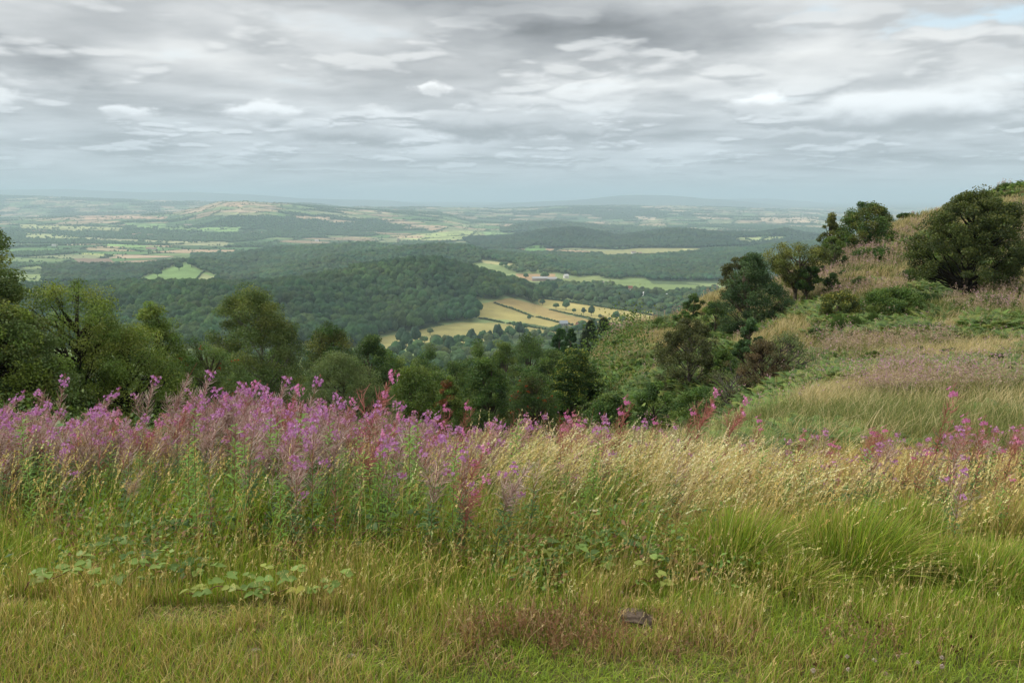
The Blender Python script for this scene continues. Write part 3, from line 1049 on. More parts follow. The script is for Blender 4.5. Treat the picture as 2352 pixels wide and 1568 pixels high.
OLIVE = ((0.196, 0.267, 0.051), (0.152, 0.23, 0.048), (0.227, 0.276, 0.059), (0.128, 0.202, 0.05))
BIRCH = ((0.16, 0.22, 0.069), (0.133, 0.2, 0.064), (0.186, 0.22, 0.064), (0.113, 0.165, 0.057))
WILLOW = ((0.155, 0.209, 0.084), (0.132, 0.19, 0.072), (0.179, 0.229, 0.089))
DARK = ((0.06, 0.117, 0.029), (0.077, 0.132, 0.032), (0.048, 0.098, 0.027))
MID = ((0.09, 0.169, 0.039), (0.109, 0.184, 0.041), (0.071, 0.14, 0.037), (0.129, 0.191, 0.044))
OAK = ((0.125, 0.193, 0.04), (0.102, 0.178, 0.037), (0.147, 0.201, 0.044))
CON = ((.026, .05, .022), (.034, .058, .024))
MAPLE = ((0.1148, 0.1418, 0.0378), (0.1485, 0.1688, 0.0432), (0.0945, 0.1215, 0.0351), (0.1755, 0.189, 0.0473))
BROWN = ((0.144, 0.102, 0.054), (0.12, 0.096, 0.048), (0.108, 0.102, 0.048))

TREES = [
    # name, label, px, top, Y, width, bottom, kwargs
    ('birch_tree', 'tall thin-topped birch cut by the frame edge, rising above the far fields', 6, 448, 21, 190, 740, dict(prof='egg', ncl=90, nlf=26000, leaf=.075, cols=BIRCH, sigma=.17, lobes=.3, hollow=.3)),
    ('willow_tree', 'broad dull green willow filling the corner below the tall birch', 20, 700, 20, 300, 990, dict(prof='dome', ncl=150, nlf=42000, leaf=.07, cols=OLIVE + BIRCH, sigma=.12)),
    ('hawthorn_tree', 'open olive hawthorn whose dark forking branches show through thin leaves', 190, 640, 23, 250, 900, dict(prof='spread', ncl=110, nlf=21000, leaf=.06, cols=OLIVE, sigma=.13, limbs=90, lobes=.25, bark=(.035, .03, .022), trunk_r=.13)),
    ('hawthorn_tree', 'lower olive hawthorn with tangled dark limbs between the willow and the rowan', 300, 745, 24, 300, 980, dict(prof='dome', ncl=120, nlf=30000, leaf=.06, cols=OLIVE, sigma=.13, limbs=90, bark=(.035, .03, .022))),
    ('hawthorn_tree', 'yellow-olive hawthorn with a ragged narrow top beside the red-berried rowan', 378, 690, 27, 150, 900, dict(prof='flame', ncl=80, nlf=15000, leaf=.06, cols=OLIVE, sigma=.15, limbs=60, lobes=.28, bark=(.035, .03, .022))),
    ('hawthorn_tree', 'dark low hawthorn in shade behind the tall pink flower spikes', 120, 830, 22, 260, 1010, dict(prof='dome', ncl=100, nlf=26000, leaf=.06, cols=DARK + OLIVE, sigma=.13, limbs=70, bark=(.03, .026, .02))),
    ('rowan_tree', 'rowan with bright red berry clusters left of the tall birch', 495, 775, 28, 170, 930, dict(prof='round', ncl=70, nlf=15000, leaf=.065, asp=.4, cols=MID + BIRCH, sigma=.15, berries=(34, (.55, .06, .03), 1.15))),
    ('birch_tree', 'full silver birch with a peaked crown standing in front of the dark wooded hill', 600, 656, 36, 225, 940, dict(prof='egg', ncl=150, nlf=46000, leaf=.075, cols=BIRCH, sigma=.12, lobes=.2, bark=(.22, .21, .18), trunk_r=.12)),
    ('rowan_tree', 'low rowan dotted with red berries under the silver birch', 560, 850, 30, 150, 980, dict(prof='dome', ncl=60, nlf=13000, leaf=.065, asp=.4, cols=MID, sigma=.15, berries=(22, (.50, .07, .03), 1.1))),
    ('sycamore_tree', 'dark sycamore with a flat top just beyond the silver birch', 770, 738, 58, 170, 900, dict(prof='dome', ncl=90, nlf=22000, leaf=.12, cols=DARK + MAPLE, sigma=.14)),
    ('sycamore_tree', 'dark spiky-topped sycamore above the grey-green willow', 858, 762, 52, 130, 900, dict(prof='flame', ncl=70, nlf=16000, leaf=.11, cols=DARK, sigma=.15, lobes=.3)),
    ('willow_tree', 'rounded grey-green willow in front of the dark sycamores', 790, 808, 27, 220, 980, dict(prof='dome', ncl=130, nlf=34000, leaf=.06, asp=.35, cols=WILLOW, sigma=.12)),
    ('oak_tree', 'brownish green oak with a lumpy crown right of the grey-green willow', 960, 838, 38, 170, 990, dict(prof='dome', ncl=100, nlf=26000, leaf=.085, cols=OAK, sigma=.14)),
    ('oak_tree', 'small oak touched with rusty leaves between the brownish oak and the dark thicket', 1035, 868, 34, 100, 990, dict(prof='oval', ncl=60, nlf=14000, leaf=.075, cols=OAK + ((.2, .08, .03),), sigma=.15)),
    ('oak_tree', 'low rounded oak behind the grey-green willow and brownish oak', 905, 800, 62, 120, 900, dict(prof='dome', ncl=60, nlf=14000, leaf=.12, cols=OAK + MID, sigma=.15)),
    ('ash_tree', 'pale green ash crown standing farthest down the valley edge', 985, 796, 100, 120, 880, dict(prof='dome', ncl=70, nlf=14000, leaf=.19, cols=MID, sigma=.15)),
    ('ash_tree', 'green ash beside the pale one, tallest of the crowns down the valley', 1095, 785, 105, 110, 880, dict(prof='dome', ncl=60, nlf=14000, leaf=.19, cols=MID + OAK, sigma=.15)),
    ('oak_tree', 'broad oak in front of the two trimmed cypresses', 1215, 752, 115, 130, 880, dict(prof='dome', ncl=80, nlf=18000, leaf=.19, cols=MID + DARK, sigma=.15)),
    ('oak_tree', 'brown-tinged oak left of the broad one by the cypresses', 1155, 775, 100, 100, 880, dict(prof='dome', ncl=60, nlf=14000, leaf=.18, cols=OAK, sigma=.15)),
    ('cypress_tree', 'rounded dark cypress, fuller of the trimmed pair', 1283, 751, 140, 42, 850, dict(prof='column', ncl=110, nlf=26000, leaf=.2, cols=((.04, .11, .022),), sigma=.2, lobes=.04, limbs=4)),
    ('cypress_tree', 'slimmer dark cypress of the trimmed pair', 1307, 750, 145, 30, 850, dict(prof='column', ncl=90, nlf=20000, leaf=.2, cols=((.035, .095, .02),), sigma=.2, lobes=.04, limbs=4)),
    ('fir_tree', 'wide blackish fir of the pair at the end of the heath spur', 1350, 735, 120, 62, 830, dict(prof='cone', ncl=140, nlf=28000, leaf=.2, asp=.35, cols=CON, sigma=.17, lobes=.2, limbs=6)),
    ('fir_tree', 'taller pointed blackish fir of the pair at the end of the heath spur', 1381, 724, 122, 50, 830, dict(prof='cone', ncl=130, nlf=26000, leaf=.2, asp=.35, cols=CON, sigma=.17, lobes=.2, limbs=6)),
    ('sycamore_tree', 'dark leafy sycamore left of the orange-berried rowan', 1120, 825, 44, 150, 980, dict(prof='dome', ncl=100, nlf=26000, leaf=.095, cols=DARK + MID, sigma=.14)),
    ('sycamore_tree', 'yellow-tipped sycamore at the foot of the bracken slope', 1315, 800, 40, 130, 975, dict(prof='oval', ncl=90, nlf=26000, leaf=.095, cols=DARK, sigma=.14, lobes=.25, tips=((.30, .33, .06), .35))),
    ('sycamore_tree', 'pale-tipped young sycamore between the rowan and the yellow-tipped one', 1215, 838, 46, 100, 960, dict(prof='round', ncl=60, nlf=15000, leaf=.1, cols=DARK + MID, sigma=.15, tips=((.2, .27, .1), .35))),
    ('rowan_tree', 'dark rowan speckled with orange berries in the hollow', 1218, 860, 31, 145, 985, dict(prof='dome', ncl=90, nlf=20000, leaf=.065, asp=.4, cols=DARK + ((.09, .08, .03),), sigma=.14, berries=(60, (.38, .09, .025), .85))),
    ('willow_tree', 'low green willow filling the hollow under the yellow-tipped sycamore', 1400, 905, 30, 130, 990, dict(prof='dome', ncl=70, nlf=15000, leaf=.07, cols=DARK + MID, sigma=.15)),
    ('oak_tree', 'dark oak crown deep in the valley between the ash and the leafy sycamore', 1050, 820, 70, 130, 940, dict(prof='dome', ncl=70, nlf=16000, leaf=.13, cols=MID + DARK, sigma=.15)),
    ('hawthorn_tree', 'brown-green rounded hawthorn on the lower edge of the heath slope', 1580, 728, 31, 150, 900, dict(prof='dome', ncl=110, nlf=26000, leaf=.06, cols=((.10, .115, .042), (.085, .10, .04)), sigma=.13, bark=(.12, .1, .09))),
    ('alder_tree', 'dense dark green alder with a pointed crown on the heath slope', 1722, 582, 43, 150, 775, dict(prof='flame', ncl=140, nlf=36000, leaf=.08, cols=((.055, .105, .042), (.065, .12, .05), (.085, .14, .055)), sigma=.13)),
    ('oak_tree', 'brownish oak showing behind the dense dark alder', 1700, 585, 50, 90, 700, dict(prof='round', ncl=70, nlf=18000, leaf=.09, cols=((.10, .11, .04),), sigma=.16)),
    ('sycamore_tree', 'spreading sycamore right of the alder with sky showing through its middle', 1825, 560, 47, 135, 650, dict(prof='spread', ncl=80, nlf=17000, leaf=.085, cols=MAPLE, sigma=.14, lobes=.25, hollow=.6)),
    ('hawthorn_tree', 'small dark hawthorn under the spreading sycamore', 1850, 610, 46, 55, 665, dict(prof='round', ncl=40, nlf=8000, leaf=.08, cols=DARK, sigma=.17)),
    ('sycamore_tree', 'broad sycamore standing against the sky on the heath skyline', 1985, 467, 62, 140, 590, dict(prof='dome', ncl=110, nlf=26000, leaf=.12, cols=MAPLE + MID, sigma=.13, lobes=.22, tips=((.09, .15, .05), .3))),
    ('birch_tree', 'slim loose birch at the downhill side of the skyline sycamore', 1903, 490, 62, 55, 600, dict(prof='flame', ncl=50, nlf=9500, leaf=.1, cols=MAPLE, sigma=.17, lobes=.3)),
    ('hawthorn_tree', 'brown hawthorn under the slim skyline birch', 1905, 545, 58, 60, 600, dict(prof='round', ncl=40, nlf=9000, leaf=.09, cols=OAK, sigma=.18)),
    ('maple_tree', 'large solitary field maple with forked trunk and dense wide crown on the heath', 2222, 445, 37.5, 236, 648, dict(prof='egg', ncl=250, nlf=76000, leaf=.085, cols=((.085, .115, .03), (.10, .13, .035), (.07, .10, .03)), sigma=.10, lobes=.12, hollow=.5, limbs=60, bark=(.02, .018, .013), trunk_r=.2, spread_low=.35, tips=((.17, .18, .045), .22))),
    ('birch_tree', 'thin reddish-brown half-bare birch at the meadow edge below the alder', 1752, 775, 21, 120, 965, dict(prof='oval', ncl=90, nlf=15000, leaf=.036, cols=BROWN, sigma=.14, limbs=85, bark=(.07, .05, .04), trunk_r=.035)),
    ('willow_tree', 'wispy grey-green sapling willow beside the half-bare birch', 1800, 765, 21.5, 130, 965, dict(prof='oval', ncl=60, nlf=7500, leaf=.035, cols=WILLOW, sigma=.16, limbs=58, bark=(.13, .11, .10), trunk_r=.03)),
    ('willow_tree', 'thin grey leafless-looking willow left of the half-bare birch', 1682, 830, 23, 110, 990, dict(prof='spread', ncl=70, nlf=5500, leaf=.04, cols=WILLOW + BROWN, sigma=.16, limbs=68, bark=(.15, .13, .12), trunk_r=.04, multi=3)),
    ('alder_tree', 'small fresh green conical alder in front of the tall dense one', 1718, 728, 31, 72, 830, dict(prof='cone', ncl=60, nlf=12000, leaf=.065, cols=((.07, .14, .05), (.085, .16, .06)), sigma=.15)),
]
TREES += [
    ('hawthorn_tree', 'dark thorn tree closing the gap between the silver birch and the rowans', 655, 800, 40, 150, 950, dict(prof='dome', ncl=80, nlf=17000, leaf=.09, cols=DARK + MID, sigma=.16)),
    ('ash_tree', 'green ash low in the dip behind the red-berried rowan', 450, 800, 52, 160, 950, dict(prof='dome', ncl=80, nlf=16000, leaf=.12, cols=MID, sigma=.16)),
    ('ash_tree', 'rounded green ash in the dip between the brownish oak and the leafy sycamore', 1010, 845, 54, 120, 950, dict(prof='dome', ncl=70, nlf=14000, leaf=.12, cols=MID + OAK, sigma=.16)),
    ('oak_tree', 'dark oak under the two trimmed cypresses', 1270, 800, 80, 110, 950, dict(prof='dome', ncl=70, nlf=13000, leaf=.16, cols=DARK + MID, sigma=.16)),
    ('oak_tree', 'green oak in the gap right of the yellow-tipped sycamore', 1390, 850, 55, 80, 950, dict(prof='dome', ncl=60, nlf=11000, leaf=.12, cols=MID, sigma=.16)),
]
SHRUBS = [
    ('hazel_bush', 'yellow-green bush with a golden top in the middle of the heath', 1925, 670, 35.5, 92, 752, dict(prof='round', ncl=50, nlf=12000, leaf=.08, cols=((.13, .16, .04), (.10, .13, .035)), sigma=.17, tips=((.32, .30, .06), .3))),
    ('bramble_bush', 'long dark bramble thicket below the solitary field maple', 2050, 665, 36, 150, 765, dict(prof='dome', ncl=80, nlf=20000, leaf=.075, cols=MID + OAK, sigma=.15)),
    ('bramble_bush', 'dark bramble joining the thicket to the foot of the maple', 2125, 680, 38, 90, 740, dict(prof='dome', ncl=40, nlf=9000, leaf=.08, cols=DARK, sigma=.18)),
    ('elder_bush', 'rounded dark elder behind the golden-topped bush', 1965, 690, 38, 60, 760, dict(prof='round', ncl=30, nlf=7000, leaf=.08, cols=DARK + MID, sigma=.18)),
    ('gorse_bush', 'low gorse mound on the skyline left of the alder', 1592, 675, 60, 42, 710, dict(prof='dome', ncl=24, nlf=5000, leaf=.09, cols=DARK, sigma=.2)),
    ('gorse_bush', 'greener gorse mound under the skyline one', 1565, 712, 56, 36, 740, dict(prof='dome', ncl=20, nlf=4000, leaf=.09, cols=MID, sigma=.2)),
    ('gorse_bush', 'flat dark gorse on the heath skyline below the maple crown', 2082, 505, 71, 42, 525, dict(prof='dome', ncl=20, nlf=3500, leaf=.1, cols=DARK, sigma=.2)),
    ('elder_bush', 'dark upright elder sapling on the upper heath', 1995, 535, 60, 24, 572, dict(prof='flame', ncl=20, nlf=3200, leaf=.09, cols=DARK, sigma=.22)),
    ('elder_bush', 'small dark elder sapling below the skyline hawthorn', 1938, 588, 54, 24, 620, dict(prof='round', ncl=18, nlf=3000, leaf=.08, cols=DARK, sigma=.22)),
    ('hazel_bush', 'fresh green hazel at the foot of the brown hawthorn', 1912, 560, 56, 34, 610, dict(prof='round', ncl=20, nlf=4000, leaf=.08, cols=((.11, .16, .05),), sigma=.2)),
    ('hawthorn_bush', 'grey-green rounded hawthorn bush in the heather drift', 1976, 635, 46, 52, 680, dict(prof='dome', ncl=30, nlf=7000, leaf=.07, cols=WILLOW, sigma=.18)),
    ('hawthorn_bush', 'dark hawthorn bush by the path under the dark hawthorn tree', 1905, 628, 47, 44, 670, dict(prof='dome', ncl=24, nlf=5000, leaf=.07, cols=DARK, sigma=.2)),
    ('bramble_bush', 'low bramble left of the dense alder', 1640, 690, 47, 60, 740, dict(prof='dome', ncl=30, nlf=6000, leaf=.07, cols=DARK + OAK, sigma=.2)),
    ('bramble_bush', 'dark bramble under the broom patch by the meadow', 2280, 700, 34, 110, 760, dict(prof='dome', ncl=50, nlf=10000, leaf=.065, cols=MID + OAK, sigma=.18)),
    ('bramble_bush', 'olive bramble mound between heather drifts near the frame edge', 2330, 735, 30, 90, 790, dict(prof='dome', ncl=40, nlf=9000, leaf=.06, cols=OAK, sigma=.18)),
    ('bramble_bush', 'dark bramble hump inside the middle heather drift', 2010, 575, 55, 90, 610, dict(prof='dome', ncl=40, nlf=7000, leaf=.09, cols=DARK + OAK, sigma=.18)),
    ('bramble_bush', 'pale green bramble hump on the meadow slope', 2080, 925, 14.5, 90, 975, dict(prof='dome', ncl=40, nlf=9000, leaf=.035, cols=MID, sigma=.16)),
    ('elder_bush', 'pale green elder sapling left of the small conical alder', 1655, 800, 30, 70, 900, dict(prof='oval', ncl=40, nlf=7000, leaf=.06, cols=MID, sigma=.2)),
    ('elder_bush', 'dark green elder bush in the hollow by the grey willow', 1500, 880, 27, 110, 985, dict(prof='dome', ncl=50, nlf=11000, leaf=.06, cols=DARK + MID, sigma=.16)),
    ('bramble_bush', 'loose green bramble in the hollow under the hawthorn', 1600, 890, 25, 110, 985, dict(prof='dome', ncl=50, nlf=10000, leaf=.055, cols=MID, sigma=.16)),
    ('gorse_bush', 'small gorse at the lip of the heath spur', 1545, 742, 58, 26, 762, dict(prof='dome', ncl=14, nlf=2500, leaf=.08, cols=MID, sigma=.22)),
]
for i, (nm, lb, px, top, Y, w, bot, kw) in enumerate(TREES):
    place_tree(nm, lb, px, top, Y, w, bot, seed=40 + i, **kw)
for i, (nm, lb, px, top, Y, w, bot, kw) in enumerate(SHRUBS):
    place_tree(nm, lb, px, top, Y, w, bot, cat='bush', seed=140 + i, limbs=14, **kw)


r = np.random.default_rng(8)
for i in range(46):
    px, py0 = ((1420, 800), (1470, 850), (1560, 790), (1640, 760), (1600, 730), (1790, 700), (1850, 690), (1880, 640), (1950, 610), (2020, 600), (2050, 560), (2010, 690), (2130, 600), (2080, 640), (2290, 640), (2320, 560),
               (2330, 480), (2240, 780), (2300, 800), (2180, 830), (2120, 850), (2050, 790), (1990, 780), (1870, 780), (1830, 820), (1480, 920), (1530, 950), (1650, 920), (2320, 880), (2200, 900), (2060, 560), (1930, 640), (2150, 700), (1760, 760),
               (1860, 880), (1920, 850), (1980, 900), (2060, 880), (2140, 900), (2220, 870), (2290, 850), (2340, 920), (2000, 840), (2110, 820), (1840, 930), (2260, 935))[i]
    w = r.uniform(18, 44)
    # find the depth where that column's ground meets the row
    ys = np.exp(np.linspace(math.log(12), math.log(90), 400))
    s_, e_ = pix_dir(px, py0)
    hh_ = H(s_ * ys, ys)
    k = np.where(hh_ > e_ * ys)[0]
    if not len(k):
        continue
    Yb = float(ys[k[0]])
    if Yb < 13:
        continue
    tone_ = ('blackish green', 'fresh green', 'olive', 'dark green')[i % 4]
    where_ = ('close to the solitary maple' if abs(px - 2215) < 110 and py0 < 760 else 'on the upper heath under the skyline' if py0 < 640 else 'on the heath spur by the dense alder' if px < 1780 and py0 < 800 else
              'in the hollow by the half-bare birch' if px < 1860 else 'by the long bramble thicket' if py0 < 740 else 'on the lower bracken flat')
    place_tree('heath_bush', '%s %s scrubby bush %s' % ('larger' if w > 31 else 'tiny', tone_, where_), px, py0 - w * r.uniform(.55, .9), Yb, w, py0 + 4, cat='bush', group='small scrubby bushes dotted over the heath slope', seed=300 + i,
               prof='dome', ncl=18, nlf=int(2600 + 40 * w), leaf=.0017 * Yb + .01, cols=(DARK, MID, OAK, DARK)[i % 4], sigma=.24, limbs=8, lobes=.3)

# ------------------------------------------------------------------ field trees, hedges and houses of the valley
def single(name, label, cat, loc, parts, group=None, scale=1, rot=0):
    o = bpy.data.objects.new(name, None)
    COL.objects.link(o)
    o.location = loc
    o.scale = (scale,) * 3
    o.rotation_euler = (0, 0, rot)
    o['label'] = label
    o['category'] = cat
    if group:
        o['group'] = group
    for pn, me_ in parts:
        link(pn, me_, o)
    return o


FT = []
for i in range(7):
    V, F = crown_blob(4 if i < 7 else 3, 500 + i, .34)
    rr_ = np.random.default_rng(i)
    tall = (1.0, 1.15, .85, 1.5, .95, 1.9, 1.05)[i]
    V = V * np.array((1, 1, tall)) * (1 + .06 * rr_.normal(size=(len(V), 1)))
    V[:, 2] += .9 * tall + .12
    g = Geo()
    g.add(V, F, np.array(WOODC[i % 6]) * 1.05)
    gt = Geo()
    tube(gt, [(0, 0, -.2), (0, 0, .3), (.03, 0, .9)], [.11, .08, .05], 6, (.07, .06, .045))
    FT.append((gt.mesh('field_tree_trunk', M_BARK), g.mesh('field_tree_crown', M_CANOPY)))
FIELD_TREES = [  # px, base py, radius px, proto, label
    (1246, 701, 6.5, 0, 'round field tree standing off the corner of the dark wood'),
    (1277, 709, 7, 2, 'pale round tree left of the big pair in the straw field'),
    (1300, 712, 9.5, 1, 'largest tree of the line between the two straw fields'),
    (1318, 719, 5, 0, 'low tree trailing the largest one on the field boundary'),
    (1340, 722, 5, 3, 'narrow tree halfway along the field boundary'),
    (1358, 726, 7.5, 3, 'dark oval tree on the field boundary'),
    (1378, 732, 5, 4, 'small pointed tree right of the dark oval one'),
    (1400, 737, 4, 0, 'smallest tree before the big clump on the field boundary'),
    (1414, 736, 9, 1, 'taller half of the tree clump at the end of the field boundary'),
    (1430, 741, 8.5, 2, 'lower half of the tree clump at the end of the field boundary'),
    (1525, 757, 7, 1, 'lone tree at the lower corner of the widest straw field'),
    (1215, 735, 5, 0, 'lone small tree on the hedge between the straw fields'),
    (1180, 752, 6, 1, 'tree at the end of the lower hedge'),
    (1205, 757, 7, 0, 'tree by the lower hedge above the farm'),
    (363, 636, 9, 0, 'round tree at the low edge of the green hill meadow'),
    (412, 621, 9, 0, 'round tree in the middle of the green hill meadow'),
    (441, 614, 9, 1, 'tall tree at the top of the green hill meadow'),
    (500, 645, 7, 0, 'tree at the foot of the green hill meadow'),
    (1208, 640, 6, 0, 'tree on the edge of the orange stubble field'),
    (1251, 641, 9, 2, 'wide low tree beside the long farm sheds'),
]
r = np.random.default_rng(3)


def far_point(px, py, y0=700, y1=5000):
    """first ground point along the sight line"""
    s, e = pix_dir(px, py)
    ys = np.linspace(y0, y1, 1400)
    h = H(s * ys, ys)
    k = np.where(h > e * ys)[0]
    j = k[0] if len(k) else len(ys) - 1
    return float(s * ys[j]), float(ys[j]), float(h[j])


for (px, py, rp, p, lb) in FIELD_TREES:
    x, y, z = far_point(px, py)
    single('field_tree', lb, 'tree', (x, y, z), (('trunk', FT[p][0]), ('crown', FT[p][1])), scale=rp / 1828 * y, rot=r.uniform(0, 6))
LOW = [((900, 806), (1000, 778), 9, 'trees along the stream below the wooded hill', 'tree of the belt along the bottom of the straw meadow', 11),
       ((1000, 800), (1180, 778), 20, 'trees in the valley bottom left of the cypresses', 'tree in the valley bottom left of the cypresses', 11),
       ((1180, 775), (1420, 760), 26, 'trees round the farm below the straw fields', 'tree close to the farm roofs below the straw fields', 9),
       ((1400, 768), (1560, 758), 14, 'trees at the lower edge of the widest straw field', 'tree along the lower edge of the widest straw field', 7),
       ((900, 812), (1180, 806), 26, 'trees nearest the wooded valley edge', 'tree on the low ground nearest the valley crowns', 12)]
for (a, b, n_, grp, lb, rp) in LOW:
    for i in range(n_):
        f = (i + r.uniform(-.4, .4)) / n_
        px = a[0] + (b[0] - a[0]) * f
        py = a[1] + (b[1] - a[1]) * f + r.normal() * 5
        x, y, z = far_point(px, py)
        p = r.integers(0, 5)
        single('field_tree', lb, 'tree', (x, y, z), (('trunk', FT[p][0]), ('crown', FT[p][1])), group=grp, scale=rp * r.uniform(.6, 1.25) / 1828 * y, rot=r.uniform(0, 6))


def hedge(label, pts, hgt=3.2, step=2.2):
    g = Geo()
    P = [far_point(*p) for p in pts]
    rr_ = np.random.default_rng(len(label))
    for (A, B) in zip(P[:-1], P[1:]):
        L = math.hypot(B[0] - A[0], B[1] - A[1])
        n_ = max(2, int(L / step))
        f = (np.arange(n_) + .5) / n_
        X = A[0] + (B[0] - A[0]) * f + rr_.normal(size=n_) * .5
        Y = A[1] + (B[1] - A[1]) * f + rr_.normal(size=n_) * .5
        Z = H(X, Y)
        sc_ = rr_.uniform(1.4, 2.5, n_)
        hh_ = rr_.uniform(.6, 1.2, n_) * hgt * .6
        gg = stamp([crown_blob(2, 700 + i) for i in range(3)], np.stack([X, Y, Z + hh_ * .6], -1), sc_, hh_, rr_.uniform(0, 6, n_), wood_cols(n_, rr_))
        g.add_geo(gg)
    link('hedge', g.mesh('hedge', M_CANOPY, True), label=label, category='hedge')


hedge('upper hedge running down between the two straw fields by the dark wood', [(1135, 697), (1180, 712), (1225, 728)])
hedge('hedge continuing past the field gap towards the farm', [(1232, 729), (1280, 741), (1316, 748)])
hedge('lower hedge of the first straw field, starting at the wood', [(1100, 732), (1130, 737), (1158, 743)])
hedge('lower hedge beyond the gate gap, ending in trees', [(1164, 744), (1200, 748), (1240, 756), (1290, 764)])
hedge('hedge under the line of field trees', [(1262, 712), (1310, 722), (1350, 730), (1400, 742), (1460, 752)], 2.2)
hedge('tall hedge bounding the far side of the widest straw field', [(1240, 686), (1300, 694), (1380, 706), (1450, 716), (1520, 730)], 4.5)
hedge('hedge dividing the green hill meadow', [(446, 648), (462, 630), (470, 624)], 4)

WALLC, ROOFC = (.62, .58, .50), ((.25, .10, .07), (.16, .13, .12), (.30, .15, .10))


def house_parts(L, Wd, hw, hr, wc, rc):
    g = Geo()
    x, y = L / 2, Wd / 2
    V = [(-x, -y, -1), (x, -y, -1), (x, y, -1), (-x, y, -1), (-x, -y, hw), (x, -y, hw), (x, y, hw), (-x, y, hw)]
    g.add(V, [(0, 1, 5, 4), (1, 2, 6, 5), (2, 3, 7, 6), (3, 0, 4, 7)], wc)
    g.add([(-x, -y, hw), (-x, y, hw), (-x, 0, hw + hr * .95)], [(0, 1, 2)], wc)
    g.add([(x, -y, hw), (x, y, hw), (x, 0, hw + hr * .95)], [(0, 1, 2)], wc)
    q = Geo()
    o = .35
    q.add([(-x - o, -y - o, hw - .2), (x + o, -y - o, hw - .2), (x + o, 0, hw + hr), (-x - o, 0, hw + hr)], [(0, 1, 2, 3)], rc)
    q.add([(-x - o, y + o, hw - .2), (x + o, y + o, hw - .2), (x + o, 0, hw + hr), (-x - o, 0, hw + hr)], [(0, 1, 2, 3)], rc)
    q.add([(-x - o, -y - o, hw - .35), (x + o, -y - o, hw - .35), (x + o, y + o, hw - .35), (-x - o, y + o, hw - .35)], [(0, 1, 2, 3)], rc)
    w = Geo()
    for k in np.arange(-x + 1.5, x - 1.2, 2.6):
        for zz in ((1.0, 2.2), (3.4, 4.5)) if hw > 4 else ((1.0, 2.2),):
            w.add([(k, -y - .03, zz[0]), (k + 1.0, -y - .03, zz[0]), (k + 1.0, -y - .03, zz[1]), (k, -y - .03, zz[1])], [(0, 1, 2, 3)], (.05, .06, .07))
    return g, q, w


HOUSES = [  # px, py, length m, label, wall, roof, facing
    (1240, 646, 30, 'long low farm shed with a grey roof by the orange field', (.4, .3, .26), (.40, .41, .42), .1),
    (1268, 647, 18, 'shorter grey farm shed beside the long one', (.4, .36, .34), (.44, .45, .46), .1),
    (1300, 640, 9, 'white oast-like cottage beyond the farm sheds', (.75, .73, .7), (.7, .7, .7), .5),
    (1390, 657, 14, 'cottage with a pale roof at the edge of the green paddock', WALLC, (.45, .42, .4), .4),
    (1294, 752, 9, 'grey-roofed barn by the hedge of the straw field', (.3, .3, .3), (.32, .36, .4), .2),
    (1334, 757, 10, 'red-brick farmhouse half hidden by trees', (.34, .17, .12), (.22, .13, .11), .4),
    (1400, 760, 12, 'farm building with a dark red roof above the firs', (.34, .2, .16), (.25, .13, .11), -.3),
    (1455, 583, 16, 'white house in the green field under the twin ridge', (.75, .72, .68), (.3, .22, .2), .2),
    (1470, 585, 14, 'second pale house in the green field under the twin ridge', (.68, .6, .52), (.36, .2, .17), .9),
    (1345, 594, 20, 'long white house at the bottom of the twin ridge', (.8, .78, .74), (.4, .38, .36), .1),
    (1490, 683, 18, 'white-roofed hall among the trees of the valley floor', (.7, .7, .7), (.75, .76, .78), .1),
    (1530, 688, 12, 'small white building among the trees near the heath', (.75, .75, .75), (.7, .72, .74), .3),
    (1445, 668, 10, 'pale cottage on the lower edge of the green paddock', WALLC, ROOFC[0], .1),
    (728, 555, 16, 'white twin-gabled house out on the plain behind the back ridge', (.85, .84, .82), (.5, .5, .5), .1),
    (345, 573, 26, 'farmhouse cluster building with brown roof on the plain', (.6, .5, .42), (.42, .25, .2), .3),
    (356, 574, 18, 'smaller brown-roofed barn next to the plain farmhouse', (.6, .52, .46), (.36, .25, .2), -.4),
    (125, 566, 14, 'white bungalow in the trees of the plain', (.8, .78, .75), (.5, .48, .46), .1),
    (80, 533, 22, 'red-roofed house at the start of the plain village', (.6, .5, .45), (.45, .22, .17), .3),
    (92, 531, 18, 'pale-gabled house of the plain village', (.75, .72, .7), (.35, .22, .2), -.2),
    (103, 534, 20, 'long brick house of the plain village', (.4, .24, .2), (.3, .2, .18), .1),
    (310, 541, 22, 'white-walled house on the straw strip of the plain', (.8, .78, .74), (.45, .28, .22), .2),
    (322, 539, 20, 'red-roofed house on the straw strip of the plain', (.6, .5, .45), (.48, .24, .18), -.3),
    (345, 542, 24, 'cream house farthest along the straw strip', (.75, .68, .6), (.4, .3, .26), .1),
    (1082, 545, 34, 'white farm range in the pale green fields past the back ridge', (.8, .8, .78), (.75, .76, .78), .1),
    (1104, 546, 20, 'red-brick barn beside the white farm range', (.5, .3, .24), (.4, .22, .18), .2),
    (915, 558, 10, 'square church tower at the end of the back ridge', (.42, .38, .32), (.35, .33, .3), .2),
    (433, 519, 40, 'grey factory-like farm on the green strip of the plain', (.6, .55, .5), (.4, .3, .28), .1),
    (625, 481, 40, 'cream manor on the flank of the field topped hill', (.75, .66, .56), (.5, .4, .34), .1),
]
